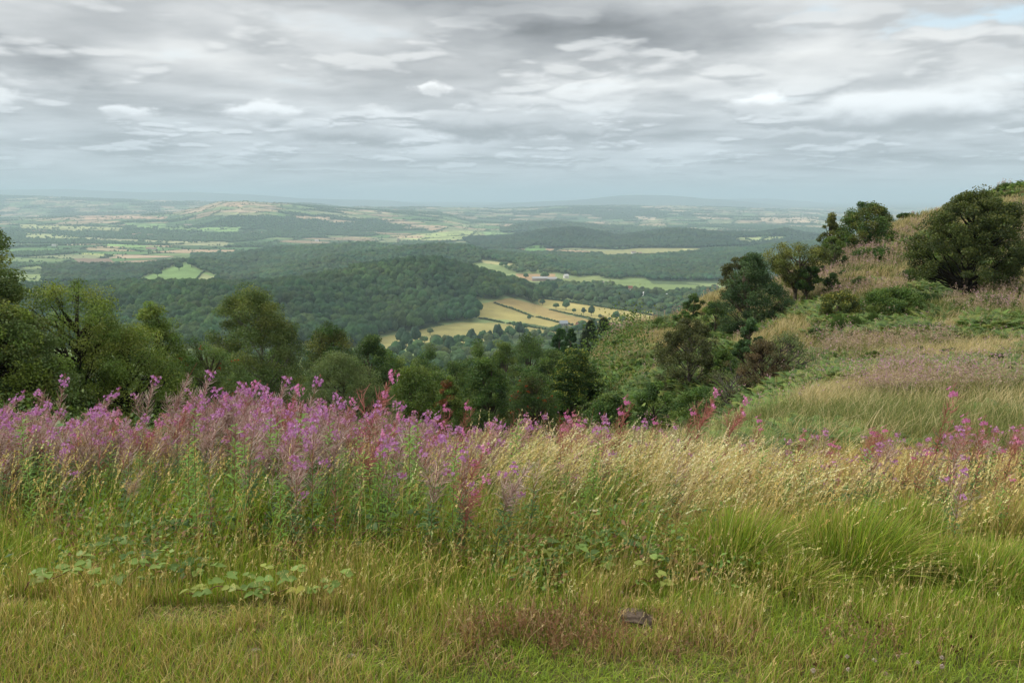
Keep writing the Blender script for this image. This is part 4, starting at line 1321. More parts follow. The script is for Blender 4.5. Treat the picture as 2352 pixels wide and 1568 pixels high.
for (px, py, L, lb, wc, rc, fa) in HOUSES:
    far_y = 14000
    x, y, z = far_point(px, py, 900, far_y)
    tower = 'tower' in lb
    gw, gr, gn = house_parts(L, L if tower else max(7, L * .35), 18 if tower else 5.2, 2.5 if tower else 3.2, wc, rc)
    single('church_tower' if tower else ('barn' if ('shed' in lb or 'barn' in lb or 'farm building' in lb) else 'house'), lb, 'church tower' if tower else ('barn' if ('shed' in lb or 'barn' in lb) else 'house'),
           (x, y, z), (('wall', gw.mesh('wall', M_HOUSE)), ('roof', gr.mesh('roof', M_HOUSE)), ('window', gn.mesh('window', M_HOUSE))), rot=fa, scale=1.25)
# ------------------------------------------------------------------ grasses
def blades(base, h, w, lean, cb, ct, nseg=3, expo=2.0, r=None):
    """grass blades: base (n,3); lean (n,2) horizontal offset of the tip; colours at foot and tip"""
    n = len(base)
    t = np.linspace(0, 1, nseg + 1)
    a = r.uniform(0, math.pi, n)
    c = base[:, None] + np.zeros((1, nseg + 1, 3))
    ll = np.hypot(lean[:, 0], lean[:, 1]) / np.maximum(h, 1e-3)
    droop = 1 - np.minimum(.45, .28 * ll)[:, None] * t[None] ** 2
    c[:, :, 2] += h[:, None] * t[None] * droop
    c[:, :, 0] += lean[:, 0:1] * t[None] ** expo
    c[:, :, 1] += lean[:, 1:2] * t[None] ** expo
    ww = (w[:, None] * (1 - t[None]) ** .6 * .5 + .0002)
    off = np.stack([np.cos(a)[:, None] * ww, np.sin(a)[:, None] * ww, np.zeros_like(ww)], -1)
    V = np.stack([c - off, c + off], 2).reshape(n, -1, 3)
    k = np.arange(nseg) * 2
    f = np.stack([k, k + 1, k + 3, k + 2], -1)
    F = (f[None] + (np.arange(n) * (2 * nseg + 2))[:, None, None]).reshape(-1, 4)
    tt = np.repeat(t, 2)[None, :, None]
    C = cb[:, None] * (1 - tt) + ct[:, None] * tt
    return V.reshape(-1, 3), F, np.clip(C.reshape(-1, 3), 0, 1), c


def pick(cols, n, r, v=.2):
    c = np.array(cols, float)
    return c[r.integers(0, len(c), n)] * r.uniform(1 - v, 1 + v, (n, 1))


GREEN = [(.27, .37, .04), (.34, .43, .05), (.20, .30, .04), (.40, .44, .06)]
LIME = [(.26, .42, .05), (.33, .48, .06), (.20, .35, .045)]
DEEP = [(.085, .16, .04), (.11, .19, .05)]
STRAW = [(.62, .47, .21), (.54, .40, .16), (.68, .55, .28), (.47, .33, .13)]
RUST = [(.24, .12, .07), (.28, .16, .09), (.20, .11, .06), (.34, .24, .13)]


KEEP = []     # ground kept low: (x, y, half width, reach towards the viewer, reach behind)
for (px_, Y_, hw_, rf_, rb_) in ((1456, 3.36, .07, .22, .0), (455, 3.42, .22, .24, .02), (600, 3.44, .16, .16, .0), (90, 3.5, .14, .16, .0), (2033, 2.86, .04, .1, 0), (590, 3.0, .03, .1, 0),
                                 (808, 2.98, .03, .1, 0), (1250, 3.85, .08, .12, 0), (1470, 3.62, .12, .16, 0)):
    gx__, gy__, _z = ground_at(px_, Y_)
    KEEP.append((gx__, gy__, hw_, rf_, rb_))


def low_here(B):
    k = np.zeros(len(B), bool)
    for (x_, y_, hw_, rf_, rb_) in KEEP:
        k |= (np.abs(B[:, 0] - x_) < hw_) & (B[:, 1] < y_ + rb_) & (B[:, 1] > y_ - rf_)
    return k


def scatter(n, px0, px1, Y0, Y1, r, dens=None):
    """random ground points inside the view wedge between two columns, even per area; dens filters by sheet position"""
    Y = np.sqrt(r.uniform(Y0 ** 2, Y1 ** 2, n))
    px = r.uniform(px0, px1, n)
    X = (px - 1176) / 1828 * Y * 1.06
    Z = H(X, Y)
    qx, qy = to_pix(X, Y, Z)
    if dens is not None:
        k = r.uniform(size=n) < dens(qx, qy, X, Y)
        X, Y, Z, qx, qy = X[k], Y[k], Z[k], qx[k], qy[k]
    return np.stack([X, Y, Z], -1), qx, qy


def bump(x, c, w):
    return np.exp(-((x - c) / w) ** 2)


LUSH = lambda px, py: np.clip(1.1 * bump(px, 1700, 90) * bump(py, 1300, 110) + 1.1 * bump(px, 2060, 170) * bump(py, 1300, 110) + bump(px, 2310, 90) * bump(py, 1390, 90), 0, 1)
r = np.random.default_rng(21)
# 1 short turf
g = Geo()
B, qx, qy = scatter(150000, -160, 2512, 2.15, 4.6, r)
n = len(B)
patch = fbm(B[:, 0] * 2.2, B[:, 1] * 2.2, 3, 12)
dry = np.clip((patch - .42) * 5 + .55 * bump(qy, 1490, 80) * (qx < 1750), 0, 1) * np.where(qx > 1900, .4, .8)
isdry = r.uniform(size=n) < dry * .6
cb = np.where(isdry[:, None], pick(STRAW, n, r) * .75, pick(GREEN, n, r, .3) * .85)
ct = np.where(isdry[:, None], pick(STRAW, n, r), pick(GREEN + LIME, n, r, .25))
h = r.uniform(.02, .06, n) * (1 + .8 * (patch > .5)) * (1 + .6 * sstep(2.9, 3.8, B[:, 1]))
h = np.where(low_here(B), np.minimum(h, .035), h)
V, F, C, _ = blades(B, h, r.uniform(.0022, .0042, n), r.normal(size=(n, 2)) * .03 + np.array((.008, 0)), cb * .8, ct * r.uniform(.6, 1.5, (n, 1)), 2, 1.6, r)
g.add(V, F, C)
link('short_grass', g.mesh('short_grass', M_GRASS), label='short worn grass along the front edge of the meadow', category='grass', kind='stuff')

# 2 knee high mixed grass of the rough
g = Geo()
B, qx, qy = scatter(125000, -160, 2512, 3.3, 9.5, r, lambda px, py, X, Y: sstep(3.25, 4.2, Y + (fbm(X * 1.5, Y * 1.5, 2, 44) - .5) * 1.2) * np.interp(Y, [3, 6, 9.5], [1, .8, .45]))
n = len(B)
p1_ = fbm(B[:, 0] * 1.1, B[:, 1] * 1.1, 3, 14)
strawness = np.clip(.08 + .55 * sstep(1150, 1500, qx) * (1 - sstep(1180, 1330, qy)) + (p1_ - .5) * 1.2 + .25 * (qx > 1500), .08, .85) * (1 - LUSH(qx, qy))
s_ = r.uniform(size=n) < strawness
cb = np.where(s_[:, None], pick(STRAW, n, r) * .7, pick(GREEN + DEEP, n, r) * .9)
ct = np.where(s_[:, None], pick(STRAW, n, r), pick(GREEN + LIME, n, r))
h = r.uniform(.12, .38, n) * np.interp(B[:, 1], [3.3, 3.7, 4.2, 7], [.32, .72, 1.0, 1.1]) * np.interp(qx, [700, 1100], [.48, .9]) ** (B[:, 1] > 4.0)
h = np.where(low_here(B), h * .18, h)
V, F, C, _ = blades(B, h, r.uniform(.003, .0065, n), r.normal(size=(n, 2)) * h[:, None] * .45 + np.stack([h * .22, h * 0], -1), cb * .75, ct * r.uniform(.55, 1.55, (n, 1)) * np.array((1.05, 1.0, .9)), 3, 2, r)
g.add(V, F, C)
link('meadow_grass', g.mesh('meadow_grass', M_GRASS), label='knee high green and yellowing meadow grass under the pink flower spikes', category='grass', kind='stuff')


g = Geo()
B, qx, qy = scatter(4200, -160, 1500, 3.9, 6.0, r, lambda px, py, X, Y: (fbm(X * 1.3, Y * 1.3, 3, 47) > .47) * 1.0)
n = len(B)
gg_ = fbm(B[:, 0] * .8 + 5, B[:, 1] * .8, 2, 48)[:, None] > .5
h = r.uniform(.25, .55, n)
V, F, C, _ = blades(B, h, r.uniform(.003, .006, n), r.normal(size=(n, 2)) * h[:, None] * .3 + np.stack([h * .2, h * 0], -1), np.where(gg_, pick(GREEN, n, r), pick(DEEP, n, r)), np.where(gg_, pick(LIME, n, r), pick(GREEN, n, r)), 4, 2, r)
g.add(V, F, C)
link('coarse_tall_grass', g.mesh('coarse_tall_grass', M_GRASS), label='coarse green grass clumps rising between the willowherb stems', category='grass', kind='stuff')


def straws(g, B, h, lean, r, col, head=.22, nsp=14, hw=.010, wst=.0022):
    B, h, lean = (q_[~low_here(B)] for q_ in (B, h, lean))
    n = len(B)
    cs_ = pick(col, n, r, .3)
    V, F, C, c = blades(B, h, np.full(n, wst), lean, cs_ * .8, cs_ * 1.1, 6, 2.2, r)
    g.add(V, F, C)
    # seed head: small husks along the last stretch of each stalk
    f = r.uniform(1 - head, 1.0, (n, nsp)) * 6
    i0 = np.minimum(f.astype(int), 5)
    fr = (f - i0)[..., None]
    ar = np.arange(n)[:, None]
    P = c[ar, i0] * (1 - fr) + c[ar, i0 + 1] * fr
    T = unit(c[ar, i0 + 1] - c[ar, i0]) + r.normal(size=(n, nsp, 3)) * .28
    T = unit(T)
    S = unit(np.cross(T, r.normal(size=(n, nsp, 3))))
    L = r.uniform(.008, .016, (n, nsp, 1))
    w_ = hw * .22
    P = P + S * .0035
    Q = np.stack([P - T * L * .5, P + S * w_, P + T * L * .7, P - S * w_], 2)
    cc = np.repeat(np.clip(cs_ * np.array((1.25, 1.3, 1.35)), 0, .85)[:, None], nsp, 1) * r.uniform(.8, 1.15, (n, nsp, 1))
    g.add(Q.reshape(-1, 3), np.arange(n * nsp * 4).reshape(-1, 4), np.repeat(cc.reshape(-1, 3), 4, 0))


# 3 short straw stalks over the front
g = Geo()
B, qx, qy = scatter(9000, -150, 2500, 2.5, 4.6, r, lambda px, py, X, Y: np.clip(.05 + .9 * bump(py, 1425, 60) * (fbm(X * 2, Y * 2, 2, 51) > .38) * np.where(px > 1750, .35, 1) + .4 * bump(py, 1330, 60), 0, 1))
n = len(B)
h = r.uniform(.12, .30, n) * np.interp(B[:, 1], [2.5, 3.3, 4.5], [.6, 1, 1.3])
straws(g, B, h, r.normal(size=(n, 2)) * h[:, None] * .18 + np.stack([h * .12, h * 0], -1), r, STRAW, .14, 5, .006, .0014)
link('dry_grass_stalks', g.mesh('dry_grass_stalks', M_GRASS), label='thin straw coloured grass stalks standing over the front turf', category='grass', kind='stuff')

# 4 tall pale grass combed over by the wind
g = Geo()
B, qx, qy = scatter(4300, 700, 2040, 4.3, 6.6, r, lambda px, py, X, Y: np.clip(.04 + bump(px, 1160, 150) * 1.0 + .85 * bump(px, 1620, 190) + .6 * bump(px, 1400, 150), 0, 1) * (.35 + .65 * (fbm(X * 1.7, Y * 1.7, 2, 54) > .42)))
n = len(B)
h = r.uniform(.38, .98, n) * (.92 + .2 * bump(qx, 1150, 130))
hm_ = pix_dir(qx, np.interp(qx, [700, 1100, 1500, 1800, 2100], [985, 975, 985, 1000, 1040]) + r.exponential(28, n) - 32 * (r.uniform(size=n) < .12))[1] * B[:, 1] - B[:, 2]
h = np.minimum(h, np.maximum(hm_, .2) * 1.06)
straws(g, B, h, np.stack([h * r.normal(.42, .24, n), r.normal(size=n) * .16], -1), r, [(.60, .48, .27), (.54, .42, .21), (.66, .56, .35), (.46, .36, .18), (.40, .40, .16)], .26, 22, .014, .0024)
link('tall_seeding_grass', g.mesh('tall_seeding_grass', M_GRASS), label='tall pale seeding grass leaning over in the wind across the middle', category='grass', kind='stuff')
# sparser tall straws elsewhere
g = Geo()
B, qx, qy = scatter(5600, -100, 2480, 3.8, 7.0, r, lambda px, py, X, Y: np.where(px > 1600, .9, .42))
n = len(B)
h = r.uniform(.35, .75, n)
hm_ = pix_dir(qx, np.interp(qx, [0, 1000, 1500, 1800, 2352], [940, 990, 1000, 1030, 1020]) + r.exponential(30, n))[1] * B[:, 1] - B[:, 2]
h = np.minimum(h, np.maximum(hm_, .2))
straws(g, B, h, np.stack([h * r.uniform(.0, .4, n), r.normal(size=n) * .08], -1), r, STRAW, .2, 14, .012, .002)
link('brown_seeding_grass', g.mesh('brown_seeding_grass', M_GRASS), label='brown seeding grass mixed through the flower stands', category='grass', kind='stuff')

# 5 rusty sorrel
g = Geo()
B, qx, qy = scatter(24000, 950, 2350, 2.6, 3.4, r, lambda px, py, X, Y: np.clip(bump(px, 1240, 190) * bump(py, 1478, 48) * (fbm(X * 5, Y * 5, 2, 58) > .42) + .35 * bump(px, 1560, 130) * bump(py, 1490, 35) + .25 * bump(px, 1990, 120) * bump(py, 1500, 40), 0, 1) * .34)
n = len(B)
h = r.uniform(.05, .17, n)
straws(g, B, h, r.normal(size=(n, 2)) * .03, r, RUST, .45, 8, .009, .0018)
link('sorrel', g.mesh('sorrel', M_GRASS), label='rust brown seeding sorrel patch in the middle of the front turf', category='sorrel', kind='stuff')

# broad leaved undergrowth between the grasses
g = Geo()
B, qx, qy = scatter(3800, -160, 1720, 3.6, 5.8, r, lambda px, py, X, Y: (fbm(X * 1.6 + 3, Y * 1.9, 3, 171) > .46) * np.interp(px, [-100, 200, 900, 1500, 1720], [.9, 1, .6, .9, .2]))
n = len(B)
nl = 9
w_ = np.repeat(np.arange(n), nl)
hh = r.uniform(.08, .34, n) * np.interp(B[:, 1], [3.5, 4.2], [.4, 1])
Q = B[w_] + r.normal(size=(n * nl, 3)) * .035 + np.stack([0 * w_, 0 * w_, hh[w_] * r.uniform(.3, 1.05, n * nl)], -1)
leaves(g, Q, .036, .5, pick([(.12, .22, .05), (.16, .27, .06), (.09, .17, .045), (.22, .32, .07), (.24, .14, .07)], n, r, .3)[w_], r, .9)
link('leafy_undergrowth', g.mesh('leafy_undergrowth', M_LEAF), label='dark broad leaved undergrowth between the grass and the flower stems', category='undergrowth', kind='stuff')

# 6 bright tussocks: each one is a thing
TUSS = [(1690, 4.05, .26, .40, LIME, 'bright green grass tussock left of the tallest one beyond the log'),
        (1960, 4.0, .30, .44, LIME + GREEN, 'broad lime tussock mixed with straw in the middle of the lush grass'),
        (2075, 4.35, .20, .42, LIME, 'tallest vivid green tussock against the brown grass'),
        (2310, 4.3, .22, .42, STRAW + LIME, 'yellowish tussock under the last flower spikes'),
        (2300, 3.7, .30, .28, LIME, 'wide low vivid tussock spilling towards the front turf'),
        (2170, 3.9, .20, .26, LIME, 'soft drooping tussock between the vivid green ones'),
        (1820, 3.75, .20, .24, GREEN, 'small green tussock in front of the broad lime one'),
        (640, 4.6, .2, .42, LIME + GREEN, 'lime tussock among the flower spikes left of the leaning grass')]
for (px, Y, rad, hh, cols, lb) in TUSS:
    x, y, z = ground_at(px, Y)
    n = int(3000 * rad / .25)
    a = r.uniform(0, 6.28, n)
    q = r.uniform(0, 1, n) ** .6 * rad
    bx, by = np.cos(a) * q, np.sin(a) * q
    B = np.stack([bx, by, H(x + bx, y + by) - z], -1)
    h = hh * r.uniform(.45, 1.05, n) * (1 - .35 * (q / rad) ** 2)
    lean = np.stack([bx, by], -1) / rad * (h * .55)[:, None] + r.normal(size=(n, 2)) * .04 + np.array((.05, 0))
    V, F, C, _ = blades(B, h, r.uniform(.003, .0075, n), lean * r.uniform(.3, 1.8, (n, 1)), pick(cols + DEEP, n, r) * .6, pick(cols + GREEN + STRAW[:2], n, r, .4), 4, 2, r)
    g = Geo()
    g.add(V, F, C)
    link('grass_tussock', g.mesh('grass_tussock', M_GRASS), loc=(x, y, z), label=lb, category='grass tussock')


# ------------------------------------------------------------------ rosebay willowherb
def raceme(parts, base, d0, L, r, wind, leafy, pods, fl, style, rad=.0032):
    """one flowering stem: lower leaves, then seed pods, then flowers, then buds"""
    st, lf, pd, fw = parts
    k = 10
    t = np.linspace(0, 1, k)
    d = np.asarray(d0, float)
    path = np.asarray(base)[None] + d[None] * (L * t)[:, None] + np.array(wind)[None] * (L * t ** 2.2)[:, None]
    path[:, 2] -= np.linalg.norm(wind) ** 2 * L * .35 * t ** 3
    redstem = np.array((.30, .10, .07)) * r.uniform(.8, 1.2)
    cst = np.repeat((np.array((.16, .17, .06)) * (1 - t[:, None]) + redstem * t[:, None]) if not style == 'red' else np.tile(redstem, (k, 1)), 4, 0)
    tube(st, path, np.linspace(rad, rad * .4, k), 4, cst)

    def at(f):
        i = np.minimum((f * (k - 1)).astype(int), k - 2)
        q = (f * (k - 1) - i)[:, None]
        return path[i] * (1 - q) + path[i + 1] * q, unit(path[i + 1] - path[i])

    def ringdir(n, T, up):
        a = np.arange(n) * 2.4 + r.uniform(0, 6)
        o = np.stack([np.cos(a), np.sin(a), np.zeros(n)], -1)
        o = unit(o - T * (o * T).sum(-1, keepdims=True))
        return unit(o + T * up)
    if leafy:
        n = leafy
        f = np.sort(r.uniform(.06, .62 if pods else .9, n))
        P, T = at(f)
        D = ringdir(n, T, r.uniform(.1, .9, (n, 1)))
        Ls = r.uniform(.06, .11, n)[:, None] * (1.15 - f[:, None] * .5)
        S = unit(np.cross(D, T + r.normal(size=(n, 3)) * .2)) * r.uniform(.005, .0085, (n, 1))
        dn = np.array((0, 0, -1.0))
        m1, m2, e = P + D * Ls * .35, P + D * Ls * .75 + dn * Ls * .12, P + D * Ls + dn * Ls * r.uniform(.15, .6, (n, 1))
        Q = np.stack([P - S * .2, P + S * .2, m1 + S, m1 - S, m2 + S * .75, m2 - S * .75, e], 1)
        i = (np.arange(n) * 7)[:, None]
        F4 = np.concatenate([i + np.array([0, 1, 2, 3]), i + np.array([3, 2, 4, 5])])
        F3 = i + np.array([5, 4, 6])
        cols = pick([(.10, .19, .06), (.14, .25, .07), (.08, .16, .055)] if style != 'lime' else [(.21, .36, .06), (.16, .30, .055)], n, r, .25)
        if style == 'red':
            rr_ = r.uniform(size=n) < .45
            cols[rr_] = pick([(.22, .08, .05), (.26, .14, .06)], rr_.sum(), r)
        low = f < .28
        dead = low & (r.uniform(size=n) < .5)
        cols[dead] = pick([(.20, .07, .045), (.22, .13, .08)], dead.sum(), r)
        C = np.repeat(cols, 7, 0)
        m = lf.n
        lf.add(Q.reshape(-1, 3), F4, C)
        lf.F3.append(F3 + m)
    if pods:
        n = pods
        f = r.uniform(.50, .90, n) if leafy else r.uniform(.12, .9, n)
        P, T = at(f)
        D = ringdir(n, T, r.uniform(.5, 1.5, (n, 1)))
        Ls = (r.uniform(.045, .085, n) * (1.15 - .5 * (f > .8)))[:, None]
        bend = np.array((0, 0, 1.0)) * Ls * r.uniform(-.1, .25, (n, 1)) + np.array(wind) * Ls * .4
        S = unit(np.cross(D, r.normal(size=(n, 3)))) * r.uniform(.0013, .0023, (n, 1))
        m1, e = P + D * Ls * .55, P + D * Ls + bend
        Q = np.stack([P - S, P + S, m1 + S, m1 - S, e + S * .6, e - S * .6], 1)
        i = (np.arange(n) * 6)[:, None]
        F = np.concatenate([i + np.array([0, 1, 2, 3]), i + np.array([3, 2, 4, 5])])
        pal = {'pink': [(.46, .26, .25), (.54, .37, .34), (.40, .22, .21), (.50, .38, .32)], 'red': [(.42, .15, .14), (.48, .20, .17), (.36, .14, .12)],
               'lime': [(.40, .30, .2)], 'grey': [(.50, .38, .34), (.42, .31, .27), (.56, .45, .40), (.50, .33, .31)]}[style]
        pd.add(Q.reshape(-1, 3), F, np.repeat(pick(pal, n, r, .22), 6, 0))
    if fl:
        n = fl
        f = r.uniform(.90, .975, n)
        P, T = at(f)
        D = ringdir(n, T, r.uniform(-.1, .5, (n, 1)))
        ctr = P + D * r.uniform(.014, .036, (n, 1)) + r.normal(size=(n, 3)) * .006
        V, C = [], []
        for q in range(4):
            a = q * math.pi / 2 + r.uniform(-.3, .3, (n, 1))
            U = unit(np.cross(D, T + .01))
            W_ = np.cross(D, U)
            pdv = unit(U * np.cos(a) + W_ * np.sin(a) + D * .35)
            sd = unit(np.cross(pdv, D))
            l_, w_ = r.uniform(.014, .021, (n, 1)), r.uniform(.006, .0085, (n, 1))
            V.append(np.stack([ctr, ctr + pdv * l_ * .6 + sd * w_, ctr + pdv * l_, ctr + pdv * l_ * .6 - sd * w_], 1))
            C.append(np.repeat(pick([(.55, .23, .51), (.47, .20, .45), (.64, .36, .60)] if style != 'red' else [(.64, .20, .42), (.68, .28, .50)], n, r, .15), 4, 0))
        V = np.concatenate(V).reshape(-1, 3)
        fw.add(V, np.arange(len(V)).reshape(-1, 4), np.concatenate(C))
        n = 12
        f = r.uniform(.955, 1.0, n)
        P, T = at(f)
        D = ringdir(n, T, .8)
        S = unit(np.cross(D, r.normal(size=(n, 3)))) * .0016
        e = P + D * .016
        Q = np.stack([P - S, P + S, e + S * .7, e - S * .7], 1)
        fw.add(Q.reshape(-1, 3), np.arange(n * 4).reshape(-1, 4), np.repeat(pick([(.40, .13, .20), (.35, .22, .14)], n, r), 4, 0))


def willowherb(seed, style, wind, nb=3, fl=15, pods=70, leafy=46):
    r = np.random.default_rng(seed)
    parts = [Geo(), Geo(), Geo(), Geo()]
    raceme(parts, (0, 0, -.04), (0, 0, 1), 1.04, r, (wind, r.normal() * .05, 0), leafy, pods, fl, style)
    for i in range(nb):
        f = r.uniform(.42, .66)
        a = r.uniform(0, 6.28)
        o = np.array((math.cos(a) * .35, math.sin(a) * .35, 1))
        b = np.array((wind * f ** 2.2, 0, f))
        raceme(parts, b, o / np.linalg.norm(o), r.uniform(.2, .36), r, (wind * .6, 0, 0), 0, int(pods * .4), int(fl * .6) if r.uniform() < .45 else 0, style, .0018)
    return parts


PARTN = ('stem', 'leaf', 'seed_pod', 'flower')
STY = [('pink', .12, 3, 11, 80, 50), ('pink', .22, 4, 8, 95, 44), ('grey', .30, 4, 0, 95, 40), ('pink', .05, 2, 12, 55, 60), ('red', .25, 3, 9, 90, 46),
       ('lime', .10, 0, 0, 0, 80), ('grey', .18, 3, 12, 75, 48), ('grey', .15, 3, 6, 80, 44), ('red', .08, 2, 10, 50, 60), ('pink', .36, 3, 10, 80, 46),
       ('lime', .04, 1, 0, 0, 95), ('grey', .10, 1, 0, 30, 70), ('red', .03, 0, 0, 25, 60)]
PROTO = [willowherb(800 + i, *s_) for i, s_ in enumerate(STY)]
MATS = (M_STEM, M_LEAF, M_STEM, M_PETAL)
PROTO_ME = [[(PARTN[j], p[j].mesh('willowherb_' + PARTN[j], MATS[j])) for j in range(4) if p[j].n] for p in PROTO]


def topline(px):
    """photo row of the usual plant tops"""
    return np.interp(px, [-200, 0, 300, 450, 700, 800, 950, 1100, 1500, 1650, 1900, 2100, 2352, 2600], [965, 960, 945, 895, 900, 925, 960, 960, 960, 965, 1010, 975, 985, 985])


def plant_height(px, Y, py):
    x, y, z = ground_at(px, Y)
    _, e = pix_dir(px, py)
    return x, y, z, float(e) * Y - z


def willow_plant(label, x, y, z, h, proto, rot, group=None):
    o = bpy.data.objects.new('willowherb_plant', None)
    COL.objects.link(o)
    o.location = (x, y, z)
    o.rotation_euler = (0, 0, rot)
    o.scale = (h ** .5 * .95, h ** .5 * .95, h) if h < .9 else (h * .97, h * .97, h)
    o['label'] = label
    o['category'] = 'wildflower'
    if group:
        o['group'] = group
    for pn, me_ in PROTO_ME[proto]:
        c = bpy.data.objects.new(pn, me_)
        COL.objects.link(c)
        c.parent = o


STAND = [(75, 903, 6.3, 9, 'willowherb spike leaning over beside the one with heart-shaped bindweed leaves'), (172, 868, 6.2, 0, 'tall willowherb spike with a bright pink head above the bindweed leaves'),
         (104, 938, 6.0, 1, 'short willowherb head standing dark against the trees near the leaning spike'), (285, 896, 6.6, 9, 'willowherb bending sideways with its pink head against the dark hawthorns'),
         (372, 868, 6.9, 7, 'slender willowherb with mauve head alone in front of the hawthorn branches'), (472, 838, 7.0, 2, 'tallest pale willowherb spike in front of the red-berried rowan'),
         (496, 856, 7.0, 7, 'second tall willowherb beside the tallest pale spike'), (566, 882, 6.9, 7, 'thin willowherb with a small flat head before the silver birch'),
         (668, 870, 6.8, 7, 'willowherb head in front of the right foot of the silver birch'), (742, 872, 6.3, 6, 'big pink willowherb head overlapping the grey-green willow'),
         (700, 892, 5.8, 4, 'crimson stemmed willowherb under the big pink head'), (912, 860, 5.6, 4, 'solitary dark red willowherb arching far over with one pink head'),
         (1028, 922, 6.2, 8, 'reddish willowherb spike before the small rusty oak'), (1076, 918, 6.2, 8, 'reddish willowherb spike right of its twin below the leafy sycamore'),
         (925, 975, 6.0, 1, 'mauve willowherb head right of the arching red one'), (1298, 940, 6.0, 8, 'willowherb tip showing over the leaning pale grass'),
         (1432, 905, 6.2, 8, 'tall magenta willowherb spike rising from the pale grass under the bracken slope'), (1418, 930, 5.9, 8, 'stout pink willowherb touching the tall magenta spike'),
         (1474, 962, 5.9, 3, 'round headed willowherb right of the tall magenta spike'), (1495, 955, 6.1, 8, 'short red budded willowherb beyond the round headed one'),
         (1580, 932, 6.4, 8, 'small willowherb head left of the half-bare birch'), (1640, 898, 6.6, 4, 'red willowherb leaning before the grey willow sapling'),
         (1705, 917, 6.4, 4, 'red willowherb with pink tip in front of the half-bare birch'), (1728, 950, 6.2, 8, 'budded willowherb right of the red one by the half-bare birch'),
         (2152, 880, 5.4, 8, 'tallest willowherb of the dark leafy stand, one pink head above the meadow slope'), (2185, 945, 5.3, 8, 'bright willowherb right of the tallest of the dark leafy stand'),
         (2226, 952, 5.4, 8, 'third willowherb of the dark leafy stand'), (2345, 962, 5.3, 8, 'last willowherb of the dark leafy stand by the frame edge')]
for (px, py, Y, p, lb) in STAND:
    w = STY[p][1]
    # the head hangs to one side of the foot
    x0, y0, z0, h = plant_height(px, Y, py)
    shift = w * h * 1.0
    x0 -= shift
    z0 = H1(x0, y0)
    _, e = pix_dir(px, py)
    willow_plant(lb, x0, y0, z0, (float(e) * Y - z0) * (1 + .2 * w), p, 0)

r = np.random.default_rng(31)
dens_w = lambda px, py, X, Y: sstep(3.7, 4.8, Y + (fbm(X * 1.1, Y * 1.1, 2, 63) - .5) * 2.2) * np.interp(px, [-200, 750, 1000, 1250, 1500, 1700, 1900, 2500], [1, 1, .75, .45, .34, .3, .45, .55]) * (.45 + .75 * (fbm(X * .9, Y * .9, 2, 61) > .42))
B, qx, qy = scatter(2300, -150, 2500, 3.9, 8.2, r, dens_w)
n = len(B)
tz = pix_dir(qx, topline(qx) + r.exponential(34, n) + 12 - 44 * sstep(.35, .75, vnoise(qx / 38, qx * 0, 5)))[1] * B[:, 1]
hmax = tz - B[:, 2]
h = np.minimum(hmax - .03 * (qx > 1000), r.uniform(.62, 1.12, n) * (.8 + .3 * sstep(4.5, 6, B[:, 1])) * np.where(qx > 1500, .85, 1))
k = h > .3
B, qx, h = B[k], qx[k], h[k]
n = len(B)
leftp = np.array([0, 1, 2, 3, 6, 7, 9, 4, 5, 7, 2, 6, 11, 2])
frontp = np.array([10, 11, 12, 5, 10, 12, 11, 3])
rightp = np.array([8, 3, 11, 12, 11, 12, 0, 12, 11, 8])
pr = np.where(qx < 1200, leftp[r.integers(0, len(leftp), n)], rightp[r.integers(0, len(rightp), n)])
pr = np.where((B[:, 1] < 5.3) & (r.uniform(size=n) < .8), frontp[r.integers(0, len(frontp), n)], pr)
rot = r.uniform(-.7, .7, n)
# those that show largest: the tallest tops
vis = B[:, 2] + h
score = h / B[:, 1] + r.uniform(0, .02, n)
order = np.argsort(-score)
PLACE = ((140, 'below the corner willow'), (265, 'below the open branching hawthorn'), (420, 'below the tangled low hawthorn'), (540, 'below the red-berried rowan'), (690, 'below the silver birch'),
         (830, 'below the grey-green willow'), (980, 'below the brownish oak'), (1180, 'where the leaning pale grass begins'), (1420, 'inside the leaning pale grass'), (1700, 'in grass below the hawthorn slope'),
         (2010, 'in brown grass behind the tussocks'), (9999, 'at the meadow edge'))
LOOK = {'pink': ('pink headed willowherb with mauve pods', 'upright', 'leaning'), 'grey': ('willowherb with grey-pink pods', 'upright', 'leaning'),
        'red': ('red stemmed willowherb with crimson pods', 'upright', 'leaning'), 'lime': ('flowerless lime green willowherb', 'tall', 'low')}
for i in order[:250]:
    pl = next(t_ for lim, t_ in PLACE if qx[i] < lim)
    stl = STY[pr[i]]
    lk = LOOK[stl[0]]
    how = lk[2] if (stl[1] > .16 if stl[0] != 'lime' else h[i] < .6) else lk[1]
    front = 'short ' if h[i] < .55 and stl[0] != 'lime' else ''
    willow_plant('%s%s %s %s' % (front, how, lk[0], pl), *B[i], float(h[i]), int(pr[i]), float(rot[i]), 'willowherb plants ' + pl)
g = [Geo(), Geo()]
for i in order[250:]:
    c, s_ = math.cos(rot[i]), math.sin(rot[i])
    sx = h[i] ** .5 * .95 if h[i] < .9 else h[i] * .97
    M = np.array([[c * sx, -s_ * sx, 0], [s_ * sx, c * sx, 0], [0, 0, h[i]]])
    for j in range(4):
        if PROTO[pr[i]][j].n:
            g[0 if j < 3 else 1].add_geo(PROTO[pr[i]][j], M, B[i], r.uniform(.85, 1.15))
V1, A3, A4, C1 = g[0].arrays()
V2, B3, B4, C2 = g[1].arrays()
me = mesh_from('willowherb_mass', np.concatenate([V1, V2]), [A3, A4, B3 + len(V1), B4 + len(V1)], np.concatenate([C1, C2]), M_LEAF)
link('willowherb_mass', me, label='mass of willowherb filling in behind and between the separate plants', category='wildflowers', kind='stuff')
print('willowherb', n)


